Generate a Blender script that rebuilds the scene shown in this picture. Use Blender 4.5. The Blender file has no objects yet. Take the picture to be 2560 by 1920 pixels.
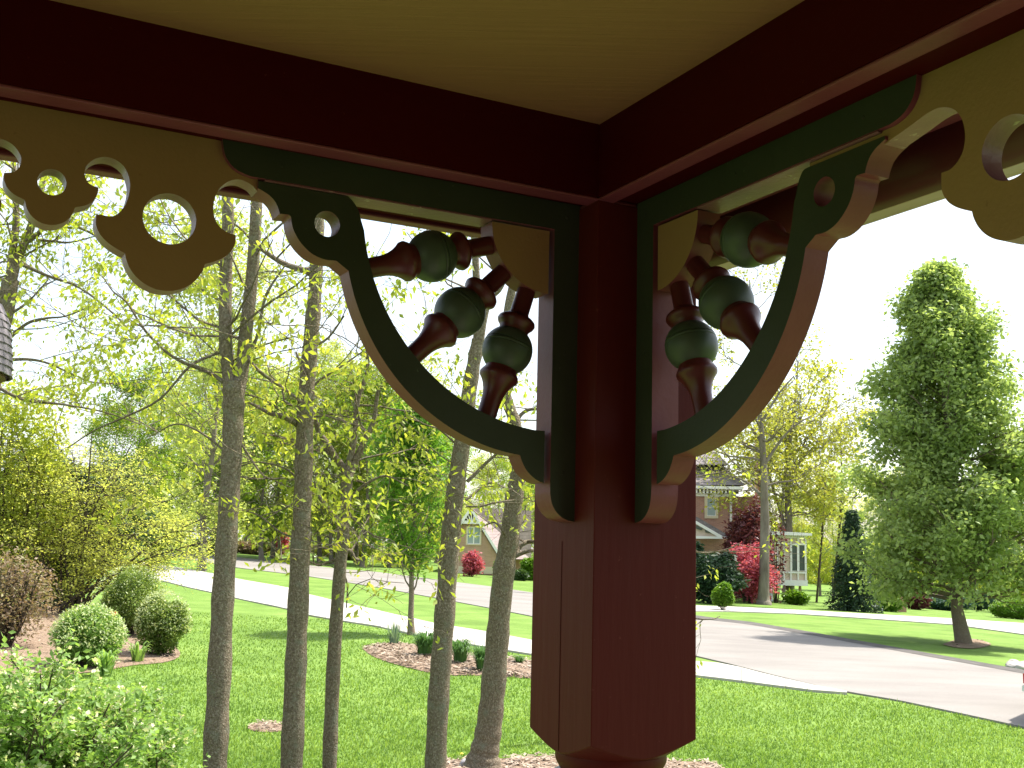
import bpy, bmesh, math, random
import numpy as np
from mathutils import Vector, geometry

R = math.radians
rnd = random.Random(7)
C = bpy.context.scene.collection

# ------------------------------------------------------------------ camera
EYE = 2.4
FPX, PITCH, ROLL = 2800.08, 0.144653, 0.0246762
_F = np.array([0, math.cos(PITCH), math.sin(PITCH)])
_U0 = np.array([0, -math.sin(PITCH), math.cos(PITCH)])
_X0 = np.array([1.0, 0, 0])
_X = math.cos(ROLL) * _X0 + math.sin(ROLL) * _U0
_U = -math.sin(ROLL) * _X0 + math.cos(ROLL) * _U0
cam_d = bpy.data.cameras.new('camera')
cam_d.sensor_width = 36.0
cam_d.lens = FPX / 2560 * 36
cam_d.clip_start = 0.05
cam_d.clip_end = 3000
cam = bpy.data.objects.new('camera', cam_d)
C.objects.link(cam)
from mathutils import Matrix
m4 = Matrix(((_X[0], _U[0], -_F[0], 0), (_X[1], _U[1], -_F[1], 0), (_X[2], _U[2], -_F[2], EYE), (0, 0, 0, 1)))
cam.matrix_world = m4
bpy.context.scene.camera = cam

# ------------------------------------------------------------------ sky, sun, exposure
SUN_EL, SUN_AZ = R(60), R(59)      # azimuth from +Y (view direction), negative = left
world = bpy.data.worlds.new('World')
bpy.context.scene.world = world
world.use_nodes = True
wn = world.node_tree
for n in list(wn.nodes): wn.nodes.remove(n)
o_ = wn.nodes.new('ShaderNodeOutputWorld'); bg = wn.nodes.new('ShaderNodeBackground')
sky = wn.nodes.new('ShaderNodeTexSky'); sky.sky_type = 'NISHITA'; sky.sun_disc = False
sky.sun_elevation = SUN_EL; sky.sun_rotation = SUN_AZ; sky.air_density = 1.2; sky.dust_density = 2.5
bg.inputs[1].default_value = 0.125
tc = wn.nodes.new('ShaderNodeTexCoord'); mp = wn.nodes.new('ShaderNodeMapping'); mp.inputs['Scale'].default_value = (1, 1, 3.2)
nz = wn.nodes.new('ShaderNodeTexNoise'); nz.inputs['Scale'].default_value = 2.6; nz.inputs['Detail'].default_value = 7
nz.inputs['Roughness'].default_value = 0.55
rp = wn.nodes.new('ShaderNodeValToRGB'); rp.color_ramp.elements[0].position = 0.34; rp.color_ramp.elements[0].color = (0.12, 0.12, 0.12, 1)
rp.color_ramp.elements[1].position = 0.66; rp.color_ramp.elements[1].color = (0.97, 0.97, 0.97, 1)
mx = wn.nodes.new('ShaderNodeMixRGB'); mx.inputs[2].default_value = (3.0, 3.1, 3.22, 1)
L = wn.links.new
L(tc.outputs['Generated'], mp.inputs[0]); L(mp.outputs[0], nz.inputs['Vector']); L(nz.outputs['Fac'], rp.inputs[0])
L(rp.outputs[0], mx.inputs[0]); L(sky.outputs[0], mx.inputs[1]); L(mx.outputs[0], bg.inputs[0]); L(bg.outputs[0], o_.inputs[0])
sd = bpy.data.lights.new('sun', 'SUN'); sd.energy = 3.1; sd.angle = R(1.6); sd.color = (1.0, 0.95, 0.86)
sun = bpy.data.objects.new('sun', sd); C.objects.link(sun)
sv = Vector((math.sin(SUN_AZ) * math.cos(SUN_EL), math.cos(SUN_AZ) * math.cos(SUN_EL), math.sin(SUN_EL)))
sun.rotation_euler = sv.to_track_quat('Z', 'Y').to_euler()
sun.location = (-20, 10, 40)
vs = bpy.context.scene.view_settings
vs.view_transform = 'Standard'; vs.look = 'None'; vs.gamma = 1; vs.use_curve_mapping = False
vs.exposure = 1.75
try:
    cy = bpy.context.scene.cycles
    cy.max_bounces = 8; cy.diffuse_bounces = 5; cy.transparent_max_bounces = 6; cy.sample_clamp_indirect = 6.0
except Exception:
    pass

# ------------------------------------------------------------------ helpers
def ray(px, py): return _F + _X * (px - 1280) / FPX - _U * (py - 960) / FPX
def P(px, py, Y):
    d = ray(px, py); p = d * (Y / d[1]); return np.array([p[0], p[1], p[2] + EYE])
def h(x, y):
    x = np.asarray(x, float); y = np.asarray(y, float)
    dist = np.hypot(x, y)
    t = np.clip(x / np.maximum(y, 1.0), -0.5, 0.6)
    s = 0.055 * t - 0.001
    dd = np.clip(dist - 15, 0, 95); dd = np.where(dd < 10, dd * dd / 20, dd - 5)
    return -s * dd * np.clip(y / 10, 0, 1)
def at(px, py):
    d = ray(px, py); lo = 3.0
    prev = lo
    t = lo
    while t < 600:
        p = d * t
        if p[2] + EYE < float(h(p[0], p[1])): break
        prev = t; t *= 1.03
    a, b = prev, t
    for _ in range(30):
        m = (a + b) / 2; p = d * m
        if p[2] + EYE < float(h(p[0], p[1])): b = m
        else: a = m
    p = d * b
    return np.array([p[0], p[1], float(h(p[0], p[1]))])

def tag(o, label=None, cat=None, group=None, kind=None):
    if label: o['label'] = label
    if cat: o['category'] = cat
    if group: o['group'] = group
    if kind: o['kind'] = kind
    return o
def thing(name, label, cat, loc=(0, 0, 0), group=None, rz=0):
    o = bpy.data.objects.new(name, None); C.objects.link(o); o.location = tuple(float(v) for v in loc)
    o.rotation_euler = (0, 0, rz); o.empty_display_size = 0.2
    return tag(o, label, cat, group)
def link(name, me, parent=None, mats=(), smooth=None):
    for m in mats: me.materials.append(m)
    if smooth is not None:
        me.polygons.foreach_set('use_smooth', [True] * len(me.polygons))
        if smooth < 179: me.set_sharp_from_angle(angle=R(smooth))
    o = bpy.data.objects.new(name, me); C.objects.link(o)
    if parent is not None:
        o.parent = parent
        o.matrix_parent_inverse = Matrix.Translation(-parent.location) if not any(parent.rotation_euler) else parent_inv(parent)
    return o
def parent_inv(p):
    return (Matrix.Translation(p.location) @ p.rotation_euler.to_matrix().to_4x4()).inverted()
def mesh(name, V, Fs, parent=None, mats=(), smooth=None, mi=None):
    me = bpy.data.meshes.new(name)
    if isinstance(Fs, np.ndarray):
        V = np.ascontiguousarray(V, dtype=np.float32); n, k = Fs.shape
        me.vertices.add(len(V)); me.vertices.foreach_set('co', V.ravel())
        me.loops.add(n * k); me.loops.foreach_set('vertex_index', Fs.astype(np.int32).ravel())
        me.polygons.add(n); me.polygons.foreach_set('loop_start', np.arange(0, n * k, k, dtype=np.int32))
        me.polygons.foreach_set('loop_total', np.full(n, k, dtype=np.int32))
        me.update(calc_edges=True)
    else:
        me.from_pydata([tuple(map(float, v)) for v in V], [], Fs); me.update()
    if mi is not None: me.polygons.foreach_set('material_index', mi)
    return link(name, me, parent, mats, smooth)
def bevel(o, w=0.002, seg=2, ang=40):
    b = o.modifiers.new('bevel', 'BEVEL'); b.width = w; b.segments = seg; b.limit_method = 'ANGLE'; b.angle_limit = R(ang)
    return o
def boxv(x0, x1, y0, y1, z0, z1):
    V = [(x0, y0, z0), (x1, y0, z0), (x1, y1, z0), (x0, y1, z0), (x0, y0, z1), (x1, y0, z1), (x1, y1, z1), (x0, y1, z1)]
    Fc = [(0, 3, 2, 1), (4, 5, 6, 7), (0, 1, 5, 4), (1, 2, 6, 5), (2, 3, 7, 6), (3, 0, 4, 7)]
    return V, Fc
def join(parts):
    V = []; Fc = []
    for v, f in parts:
        n = len(V); V += list(v); Fc += [tuple(i + n for i in q) for q in f]
    return V, Fc
def obox(o, a, b, c, A, B, Cc):
    """box spanned from point o along vectors: a*[A0,A1] + b*[B0,B1] + c*[C0,C1]"""
    o = np.array(o, float); V = []
    for k in Cc:
        for (i, j) in ((A[0], B[0]), (A[1], B[0]), (A[1], B[1]), (A[0], B[1])):
            V.append(o + np.array(a) * i + np.array(b) * j + np.array(c) * k)
    return V, [(0, 3, 2, 1), (4, 5, 6, 7), (0, 1, 5, 4), (1, 2, 6, 5), (2, 3, 7, 6), (3, 0, 4, 7)]
def fixn(o):
    bm = bmesh.new(); bm.from_mesh(o.data); bmesh.ops.recalc_face_normals(bm, faces=bm.faces); bm.to_mesh(o.data); bm.free(); return o
def lathe(prof, org, axis, n=40, cap=True):
    """prof: (a, r) along axis"""
    axis = np.array(axis, float); axis /= np.linalg.norm(axis)
    ref = np.array([0, 0, 1.0]) if abs(axis[2]) < .9 else np.array([1.0, 0, 0])
    e1 = np.cross(axis, ref); e1 /= np.linalg.norm(e1); e2 = np.cross(axis, e1)
    V = []; Fc = []
    for a, r in prof:
        for k in range(n):
            t = 2 * math.pi * k / n
            V.append(np.array(org) + axis * a + (e1 * math.cos(t) + e2 * math.sin(t)) * r)
    for i in range(len(prof) - 1):
        for k in range(n):
            k2 = (k + 1) % n
            Fc.append((i * n + k, i * n + k2, (i + 1) * n + k2, (i + 1) * n + k))
    if cap:
        Fc.append(tuple(range(n - 1, -1, -1))); Fc.append(tuple(range((len(prof) - 1) * n, len(prof) * n)))
    return V, Fc
def spline(pts, cl=False, n=6):
    pts = [np.array(p, float) for p in pts]
    if len(pts) < 3: return [tuple(p) for p in pts]
    out = []
    for i in range(len(pts) - 1):
        p0 = pts[i - 1] if i > 0 else 2 * pts[0] - pts[1]
        p1, p2 = pts[i], pts[i + 1]
        p3 = pts[i + 2] if i + 2 < len(pts) else 2 * pts[-1] - pts[-2]
        for k in range(n):
            t = k / n
            out.append(tuple(0.5 * ((2 * p1) + (-p0 + p2) * t + (2 * p0 - 5 * p1 + 4 * p2 - p3) * t * t + (-p0 + 3 * p1 - 3 * p2 + p3) * t ** 3)))
    out.append(tuple(pts[-1]))
    return out
def arc(c, r, a0, a1, n=14):
    return [(c[0] + r * math.cos(R(a0 + (a1 - a0) * k / n)), c[1] + r * math.sin(R(a0 + (a1 - a0) * k / n))) for k in range(n + 1)]

# ------------------------------------------------------------------ materials
def newmat(name):
    m = bpy.data.materials.new(name); m.use_nodes = True; nt = m.node_tree
    for n in list(nt.nodes): nt.nodes.remove(n)
    out = nt.nodes.new('ShaderNodeOutputMaterial'); return m, nt, out
def N(nt, t, **kw):
    n = nt.nodes.new(t)
    for k, v in kw.items():
        if k in n.inputs.keys(): n.inputs[k].default_value = v
        else: setattr(n, k, v)
    return n
def c4(c): return (c[0], c[1], c[2], 1)
def ramp(nt, stops):
    r = nt.nodes.new('ShaderNodeValToRGB'); e = r.color_ramp.elements
    while len(e) < len(stops): e.new(0.5)
    for k, (p, c) in enumerate(stops): e[k].position = p; e[k].color = c4(c)
    return r
def surf(name, cols, scale=8, rough=0.6, bump=0.2, bscale=None, stretch=(1, 1, 1), detail=6, spec=0.5, bdist=0.01, coord='Object', second=None):
    """noise-driven colour between cols, with a bump of the same family"""
    m, nt, out = newmat(name); b = N(nt, 'ShaderNodeBsdfPrincipled'); b.inputs['Roughness'].default_value = rough
    b.inputs['Specular IOR Level'].default_value = spec
    tcn = N(nt, 'ShaderNodeTexCoord'); mpn = N(nt, 'ShaderNodeMapping'); mpn.inputs['Scale'].default_value = stretch
    n1 = N(nt, 'ShaderNodeTexNoise', Scale=scale, Detail=detail, Roughness=0.6)
    k = len(cols); rr = ramp(nt, [(0.3 + 0.4 * i / max(1, k - 1), c) for i, c in enumerate(cols)])
    Lk = nt.links.new
    Lk(tcn.outputs[coord], mpn.inputs[0]); Lk(mpn.outputs[0], n1.inputs['Vector']); Lk(n1.outputs['Fac'], rr.inputs[0])
    col = rr.outputs[0]
    if second:
        sc2, c2, lo, hi = second
        n3 = N(nt, 'ShaderNodeTexNoise', Scale=sc2, Detail=3.0); Lk(tcn.outputs[coord], n3.inputs['Vector'])
        mr = N(nt, 'ShaderNodeMapRange'); mr.inputs['From Min'].default_value = lo; mr.inputs['From Max'].default_value = hi
        Lk(n3.outputs['Fac'], mr.inputs[0]); mm = N(nt, 'ShaderNodeMixRGB'); mm.inputs[2].default_value = c4(c2)
        Lk(mr.outputs[0], mm.inputs[0]); Lk(col, mm.inputs[1]); col = mm.outputs[0]
    Lk(col, b.inputs['Base Color'])
    if bump:
        n2 = N(nt, 'ShaderNodeTexNoise', Scale=bscale or scale * 4, Detail=5.0); Lk(mpn.outputs[0], n2.inputs['Vector'])
        bp = N(nt, 'ShaderNodeBump', Strength=bump, Distance=bdist); Lk(n2.outputs['Fac'], bp.inputs['Height']); Lk(bp.outputs[0], b.inputs['Normal'])
    Lk(b.outputs[0], out.inputs[0]); return m
def leafmat(name, stops, trans=0.45, nscale=0.8, rough=0.5):
    m, nt, out = newmat(name); Lk = nt.links.new
    g = N(nt, 'ShaderNodeNewGeometry'); tcn = N(nt, 'ShaderNodeTexCoord'); n1 = N(nt, 'ShaderNodeTexNoise', Scale=nscale, Detail=3.0)
    Lk(tcn.outputs['Object'], n1.inputs['Vector'])
    ad = N(nt, 'ShaderNodeMath', operation='MULTIPLY_ADD'); ad.inputs[1].default_value = 0.6; ad.inputs[2].default_value = 0.0
    Lk(g.outputs['Random Per Island'], ad.inputs[0])
    a2 = N(nt, 'ShaderNodeMath', operation='MULTIPLY_ADD'); a2.inputs[1].default_value = 1.0; a2.inputs[2].default_value = -0.28
    Lk(n1.outputs['Fac'], a2.inputs[0]); sm = N(nt, 'ShaderNodeMath', operation='ADD'); Lk(ad.outputs[0], sm.inputs[0]); Lk(a2.outputs[0], sm.inputs[1])
    k = len(stops); rr = ramp(nt, [(i / max(1, k - 1), c) for i, c in enumerate(stops)]); Lk(sm.outputs[0], rr.inputs[0])
    b = N(nt, 'ShaderNodeBsdfPrincipled'); b.inputs['Roughness'].default_value = rough; b.inputs['Specular IOR Level'].default_value = 0.3
    tr = N(nt, 'ShaderNodeBsdfTranslucent'); mxs = N(nt, 'ShaderNodeMixShader'); mxs.inputs[0].default_value = trans
    gm = N(nt, 'ShaderNodeMixRGB', blend_type='MULTIPLY'); gm.inputs[0].default_value = 1.0; gm.inputs[2].default_value = (1.5, 1.45, 0.8, 1)
    Lk(rr.outputs[0], b.inputs['Base Color']); Lk(rr.outputs[0], gm.inputs[1]); Lk(gm.outputs[0], tr.inputs['Color'])
    Lk(b.outputs[0], mxs.inputs[1]); Lk(tr.outputs[0], mxs.inputs[2]); Lk(mxs.outputs[0], out.inputs[0]); return m

M = {}
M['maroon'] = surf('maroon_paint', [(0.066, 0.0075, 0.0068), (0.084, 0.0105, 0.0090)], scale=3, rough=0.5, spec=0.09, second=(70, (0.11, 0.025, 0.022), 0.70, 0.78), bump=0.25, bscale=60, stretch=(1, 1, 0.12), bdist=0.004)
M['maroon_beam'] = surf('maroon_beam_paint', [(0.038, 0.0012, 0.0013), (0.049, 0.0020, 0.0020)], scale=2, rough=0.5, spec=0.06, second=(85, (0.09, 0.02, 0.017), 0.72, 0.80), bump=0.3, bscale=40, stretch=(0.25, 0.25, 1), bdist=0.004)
M['rose'] = surf('lit_maroon_edge_paint', [(0.135, 0.028, 0.036), (0.17, 0.040, 0.050)], scale=6, rough=0.45, spec=0.25, bump=0.2, bscale=90, bdist=0.003)  # maroon with the ground light on edges and undersides mixed into the colour
M['rose_pale'] = surf('lit_rose_edge_paint', [(0.19, 0.078, 0.088), (0.235, 0.105, 0.115)], scale=9, rough=0.45, spec=0.3, second=(50, (0.42, 0.30, 0.27), 0.68, 0.76), bump=0.3, bscale=120, bdist=0.003)  # paler rose, light from below on edges and undersides put into the colour
M['green'] = surf('dark_green_paint', [(0.028, 0.030, 0.018), (0.037, 0.040, 0.025)], scale=5, rough=0.5, spec=0.15, second=(80, (0.07, 0.08, 0.05), 0.72, 0.80), bump=0.2, bscale=120, bdist=0.002)
M['ballgreen'] = surf('sage_green_paint', [(0.042, 0.054, 0.037), (0.056, 0.071, 0.049)], scale=7, rough=0.42, spec=0.3, bump=0.12, bscale=100, bdist=0.002)
M['ochre'] = surf('ochre_paint', [(0.24, 0.128, 0.054), (0.27, 0.147, 0.064)], scale=3, rough=0.6, spec=0.25, second=(60, (0.20, 0.10, 0.04), 0.70, 0.80), bump=0.25, bscale=160, bdist=0.002)
M['gutter'] = surf('maroon_enamel_gutter', [(0.070, 0.010, 0.011), (0.09, 0.014, 0.014)], scale=3, rough=0.36, spec=0.35, bump=0.05)
M['lip'] = surf('tan_gutter_lip', [(0.26, 0.15, 0.12), (0.32, 0.19, 0.15)], scale=4, rough=0.5, bump=0.1)
M['cream'] = surf('cream_paint', [(0.62, 0.52, 0.36), (0.7, 0.6, 0.42)], scale=4, rough=0.6, bump=0.1)
M['white'] = surf('white_paint', [(0.82, 0.79, 0.76), (0.88, 0.85, 0.82)], scale=4, rough=0.5, bump=0.1)
M['bark'] = surf('grey_brown_bark', [(0.105, 0.080, 0.054), (0.185, 0.147, 0.104), (0.34, 0.29, 0.22)], scale=60, rough=0.9, bump=1.0, bscale=90, stretch=(1, 1, 0.8), bdist=0.02, spec=0.1, detail=10,
                 second=(11.0, (0.20, 0.19, 0.14), 0.54, 0.72))
M['bark_dark'] = surf('dark_bark', [(0.045, 0.036, 0.028), (0.10, 0.08, 0.06)], scale=14, rough=0.9, bump=0.8, bscale=40, stretch=(1, 1, 0.3), bdist=0.02, spec=0.1)
M['bark_far'] = surf('pale_far_bark', [(0.12, 0.10, 0.08), (0.24, 0.21, 0.17)], scale=3, rough=0.9, bump=0.6, bscale=10, stretch=(1, 1, 0.3), bdist=0.05, spec=0.1)
M['leaf_spring'] = leafmat('spring_leaf', [(0.19, 0.23, 0.035), (0.27, 0.33, 0.045), (0.36, 0.41, 0.06), (0.46, 0.43, 0.09)], 0.5)
M['leaf_spring_green'] = leafmat('spring_green_leaf', [(0.09, 0.16, 0.02), (0.16, 0.26, 0.025), (0.26, 0.36, 0.03)], 0.5)
M['leaf_pale'] = leafmat('pale_far_leaf', [(0.26, 0.31, 0.11), (0.38, 0.44, 0.14), (0.48, 0.50, 0.18)], 0.58, 0.3)
M['leaf_ochre'] = leafmat('ochre_green_leaf', [(0.22, 0.24, 0.045), (0.34, 0.36, 0.06), (0.45, 0.43, 0.09)], 0.45, 0.4)
M['leaf_pear'] = leafmat('mid_green_leaf', [(0.17, 0.235, 0.085), (0.27, 0.36, 0.13), (0.40, 0.48, 0.19)], 0.52, 0.7)
M['leaf_street'] = leafmat('bright_green_leaf', [(0.06, 0.14, 0.018), (0.13, 0.27, 0.03), (0.25, 0.40, 0.045)], 0.5, 1.5)
M['leaf_dogwood'] = leafmat('fine_yellow_green_leaf', [(0.28, 0.29, 0.10), (0.42, 0.46, 0.12), (0.54, 0.56, 0.17)], 0.62, 1.6)
M['leaf_box'] = leafmat('clipped_shrub_leaf', [(0.035, 0.065, 0.015), (0.13, 0.20, 0.04), (0.32, 0.40, 0.11)], 0.4, 2.2)
M['leaf_tip'] = leafmat('cream_shrub_tip', [(0.35, 0.42, 0.20), (0.55, 0.60, 0.34)], 0.3, 4)
M['leaf_bush'] = leafmat('soft_green_leaf', [(0.12, 0.21, 0.055), (0.20, 0.33, 0.085), (0.30, 0.43, 0.13)], 0.45, 3)
M['bud'] = leafmat('cream_bud', [(0.55, 0.58, 0.35), (0.72, 0.72, 0.48)], 0.3, 4)
M['leaf_dark'] = leafmat('dark_evergreen_leaf', [(0.03, 0.06, 0.02), (0.06, 0.11, 0.035), (0.10, 0.17, 0.05)], 0.25, 1.5)
M['needle'] = leafmat('spruce_needles', [(0.015, 0.035, 0.018), (0.03, 0.065, 0.03), (0.05, 0.095, 0.04)], 0.12, 1.0)
M['needle_blue'] = leafmat('blue_green_needles', [(0.03, 0.075, 0.05), (0.06, 0.13, 0.085)], 0.12, 1.0)
M['needle_lime'] = leafmat('lime_conifer', [(0.05, 0.12, 0.012), (0.12, 0.24, 0.02), (0.2, 0.33, 0.03)], 0.3, 2.5)
M['leaf_purple'] = leafmat('purple_leaf', [(0.05, 0.012, 0.018), (0.12, 0.03, 0.038), (0.20, 0.06, 0.065)], 0.3, 0.6)
M['leaf_pink'] = leafmat('crimson_leaf', [(0.26, 0.05, 0.085), (0.46, 0.09, 0.15), (0.60, 0.20, 0.28)], 0.35, 1.2)
M['leaf_brown'] = leafmat('brown_twig_leaf', [(0.16, 0.11, 0.08), (0.27, 0.19, 0.13), (0.25, 0.27, 0.10)], 0.3, 2)
M['iris'] = leafmat('strap_leaf', [(0.05, 0.12, 0.03), (0.10, 0.22, 0.05)], 0.35, 3)
M['iris_blue'] = leafmat('grey_green_strap_leaf', [(0.12, 0.19, 0.13), (0.2, 0.29, 0.2)], 0.3, 3)
M['blade'] = leafmat('grass_blade', [(0.085, 0.165, 0.03), (0.15, 0.25, 0.05), (0.25, 0.34, 0.09)], 0.5, 0.28)
M['mulch'] = surf('wood_mulch', [(0.10, 0.065, 0.045), (0.24, 0.17, 0.12), (0.40, 0.31, 0.23)], scale=30, rough=0.95, bump=0.8, bscale=60, bdist=0.03, spec=0.1)
M['chip'] = leafmat('wood_chip', [(0.12, 0.085, 0.055), (0.27, 0.20, 0.14), (0.48, 0.39, 0.29)], 0.0, 6)
M['concrete'] = surf('pale_concrete', [(0.36, 0.335, 0.30), (0.43, 0.405, 0.365)], scale=1.2, rough=0.85, bump=0.2, bscale=60, bdist=0.004, spec=0.2)
M['asphalt'] = surf('weathered_asphalt', [(0.190, 0.173, 0.158), (0.235, 0.217, 0.198), (0.27, 0.252, 0.232)], scale=0.22, rough=0.9, bump=0.3, bscale=25, bdist=0.01, spec=0.2, stretch=(1, 2.2, 1), second=(60, (0.145, 0.132, 0.125), 0.5, 0.75))
M['asphalt_dark'] = surf('gritty_road_edge', [(0.075, 0.07, 0.066), (0.14, 0.13, 0.12)], scale=3, rough=0.95, bump=0.4, bscale=30, bdist=0.01, spec=0.1)
M['stone'] = surf('grey_stone', [(0.20, 0.19, 0.20), (0.34, 0.33, 0.34)], scale=8, rough=0.8, bump=0.4)
M['iron_grey'] = surf('grey_green_post_paint', [(0.16, 0.19, 0.16), (0.24, 0.27, 0.24)], scale=6, rough=0.45, bump=0.2)
M['plank'] = surf('porch_floor_paint', [(0.20, 0.17, 0.14), (0.26, 0.22, 0.18)], scale=4, rough=0.6, bump=0.2)
M['housewall'] = surf('porch_house_wall', [(0.20, 0.115, 0.085), (0.26, 0.15, 0.11)], scale=4, rough=0.8, bump=0.2)
M['glass'] = surf('window_glass', [(0.26, 0.33, 0.34), (0.40, 0.47, 0.46)], scale=0.8, rough=0.12, bump=0)
M['glass_dark'] = surf('screen_glass', [(0.05, 0.07, 0.055), (0.09, 0.11, 0.09)], scale=1.2, rough=0.3, bump=0)
M['beige'] = surf('beige_panel', [(0.60, 0.48, 0.38), (0.66, 0.53, 0.42)], scale=2, rough=0.7, bump=0.1)
M['car_red'] = surf('red_lamp_plastic', [(0.5, 0.03, 0.03), (0.55, 0.04, 0.04)], rough=0.2, bump=0)
M['car_paint'] = surf('dark_car_paint', [(0.05, 0.05, 0.06), (0.06, 0.06, 0.07)], rough=0.2, bump=0)
M['chrome'] = surf('bright_bumper', [(0.6, 0.6, 0.62), (0.7, 0.7, 0.7)], rough=0.2, bump=0)
M['tyre'] = surf('tyre_rubber', [(0.02, 0.02, 0.02), (0.03, 0.03, 0.03)], rough=0.8, bump=0)
M['orange'] = surf('orange_red_plastic', [(0.75, 0.07, 0.02), (0.8, 0.09, 0.03)], rough=0.4, bump=0)
M['dandelion'] = surf('dandelion_yellow', [(0.75, 0.6, 0.02), (0.8, 0.65, 0.05)], rough=0.6, bump=0)
M['wood'] = surf('raw_timber', [(0.35, 0.22, 0.09), (0.42, 0.28, 0.13)], rough=0.8, bump=0.2)
def brickmat(name, c1, c2, mort, sc=1.0, bw=0.24, rh=0.078):
    m, nt, out = newmat(name); Lk = nt.links.new; b = N(nt, 'ShaderNodeBsdfPrincipled'); b.inputs['Roughness'].default_value = 0.9
    tcn = N(nt, 'ShaderNodeTexCoord'); sp = N(nt, 'ShaderNodeSeparateXYZ'); cb = N(nt, 'ShaderNodeCombineXYZ')
    ad = N(nt, 'ShaderNodeMath', operation='ADD'); Lk(tcn.outputs['Object'], sp.inputs[0]); Lk(sp.outputs[0], ad.inputs[0]); Lk(sp.outputs[1], ad.inputs[1])
    Lk(ad.outputs[0], cb.inputs[0]); Lk(sp.outputs[2], cb.inputs[1])
    br = nt.nodes.new('ShaderNodeTexBrick'); br.inputs['Color1'].default_value = c4(c1); br.inputs['Color2'].default_value = c4(c2); br.inputs['Mortar'].default_value = c4(mort)
    br.inputs['Scale'].default_value = sc; br.inputs['Brick Width'].default_value = bw; br.inputs['Row Height'].default_value = rh; br.inputs['Mortar Size'].default_value = 0.008
    Lk(cb.outputs[0], br.inputs['Vector']); n1 = N(nt, 'ShaderNodeTexNoise', Scale=1.5, Detail=5.0); Lk(tcn.outputs['Object'], n1.inputs['Vector'])
    mm = N(nt, 'ShaderNodeMixRGB', blend_type='MULTIPLY'); mm.inputs[0].default_value = 0.35; Lk(br.outputs[0], mm.inputs[1]); Lk(n1.outputs['Fac'], mm.inputs[2])
    Lk(mm.outputs[0], b.inputs['Base Color']); bp = N(nt, 'ShaderNodeBump', Strength=0.5, Distance=0.02); Lk(br.outputs['Fac'], bp.inputs['Height']); bp.invert = True
    Lk(bp.outputs[0], b.inputs['Normal']); Lk(b.outputs[0], out.inputs[0]); return m
M['brick'] = brickmat('red_brown_brick', (0.60, 0.29, 0.20), (0.47, 0.22, 0.155), (0.52, 0.44, 0.36))
M['brick_tan'] = brickmat('tan_brick', (0.68, 0.40, 0.28), (0.58, 0.33, 0.23), (0.62, 0.50, 0.42))
M['roof'] = brickmat('grey_shingle_roof', (0.27, 0.235, 0.235), (0.19, 0.165, 0.17), (0.10, 0.09, 0.09), bw=0.4, rh=0.22)
M['roof_pink'] = brickmat('rosy_grey_shingle_roof', (0.44, 0.34, 0.33), (0.35, 0.27, 0.26), (0.16, 0.12, 0.12), bw=0.5, rh=0.26)
M['shake'] = surf('mauve_grey_shake', [(0.17, 0.145, 0.16), (0.24, 0.21, 0.23)], scale=14, rough=0.85, bump=0.4, bscale=40)

# grass ground: patchy greens with fine relief
m, nt, out = newmat('lawn'); Lk = nt.links.new
b = N(nt, 'ShaderNodeBsdfPrincipled'); b.inputs['Roughness'].default_value = 0.9; b.inputs['Specular IOR Level'].default_value = 0.1
tcn = N(nt, 'ShaderNodeTexCoord')
na = N(nt, 'ShaderNodeTexNoise', Scale=0.55, Detail=8.0, Roughness=0.65); nb = N(nt, 'ShaderNodeTexNoise', Scale=22.0, Detail=6.0, Roughness=0.7)
for q in (na, nb): Lk(tcn.outputs['Object'], q.inputs['Vector'])
ra = ramp(nt, [(0.30, (0.095, 0.165, 0.032)), (0.5, (0.135, 0.225, 0.046)), (0.70, (0.190, 0.285, 0.070))])
rb = ramp(nt, [(0.3, (0.75, 0.78, 0.7)), (0.7, (1.2, 1.16, 1.15))])
mm = N(nt, 'ShaderNodeMixRGB', blend_type='MULTIPLY'); mm.inputs[0].default_value = 1.0
Lk(na.outputs['Fac'], ra.inputs[0]); Lk(nb.outputs['Fac'], rb.inputs[0]); Lk(ra.outputs[0], mm.inputs[1]); Lk(rb.outputs[0], mm.inputs[2]); Lk(mm.outputs[0], b.inputs['Base Color'])
bp = N(nt, 'ShaderNodeBump', Strength=0.5, Distance=0.03); Lk(nb.outputs['Fac'], bp.inputs['Height']); Lk(bp.outputs[0], b.inputs['Normal']); Lk(b.outputs[0], out.inputs[0])
M['lawn'] = m

# ceiling: brushed plywood
m, nt, out = newmat('ochre_ceiling_paint'); Lk = nt.links.new
b = N(nt, 'ShaderNodeBsdfPrincipled'); b.inputs['Roughness'].default_value = 0.6
tcn = N(nt, 'ShaderNodeTexCoord'); mpn = N(nt, 'ShaderNodeMapping'); mpn.inputs['Rotation'].default_value = (0, 0, R(28)); mpn.inputs['Scale'].default_value = (1.5, 34, 1)
n1 = N(nt, 'ShaderNodeTexNoise', Scale=3.0, Detail=6.0); Lk(tcn.outputs['Object'], mpn.inputs[0]); Lk(mpn.outputs[0], n1.inputs['Vector'])
rr = ramp(nt, [(0.35, (0.232, 0.114, 0.042)), (0.65, (0.240, 0.119, 0.044))]); Lk(n1.outputs['Fac'], rr.inputs[0]); Lk(rr.outputs[0], b.inputs['Base Color'])
bp = N(nt, 'ShaderNodeBump', Strength=0.35, Distance=0.004); Lk(n1.outputs['Fac'], bp.inputs['Height']); Lk(bp.outputs[0], b.inputs['Normal']); Lk(b.outputs[0], out.inputs[0])
M['ceiling'] = m

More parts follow.
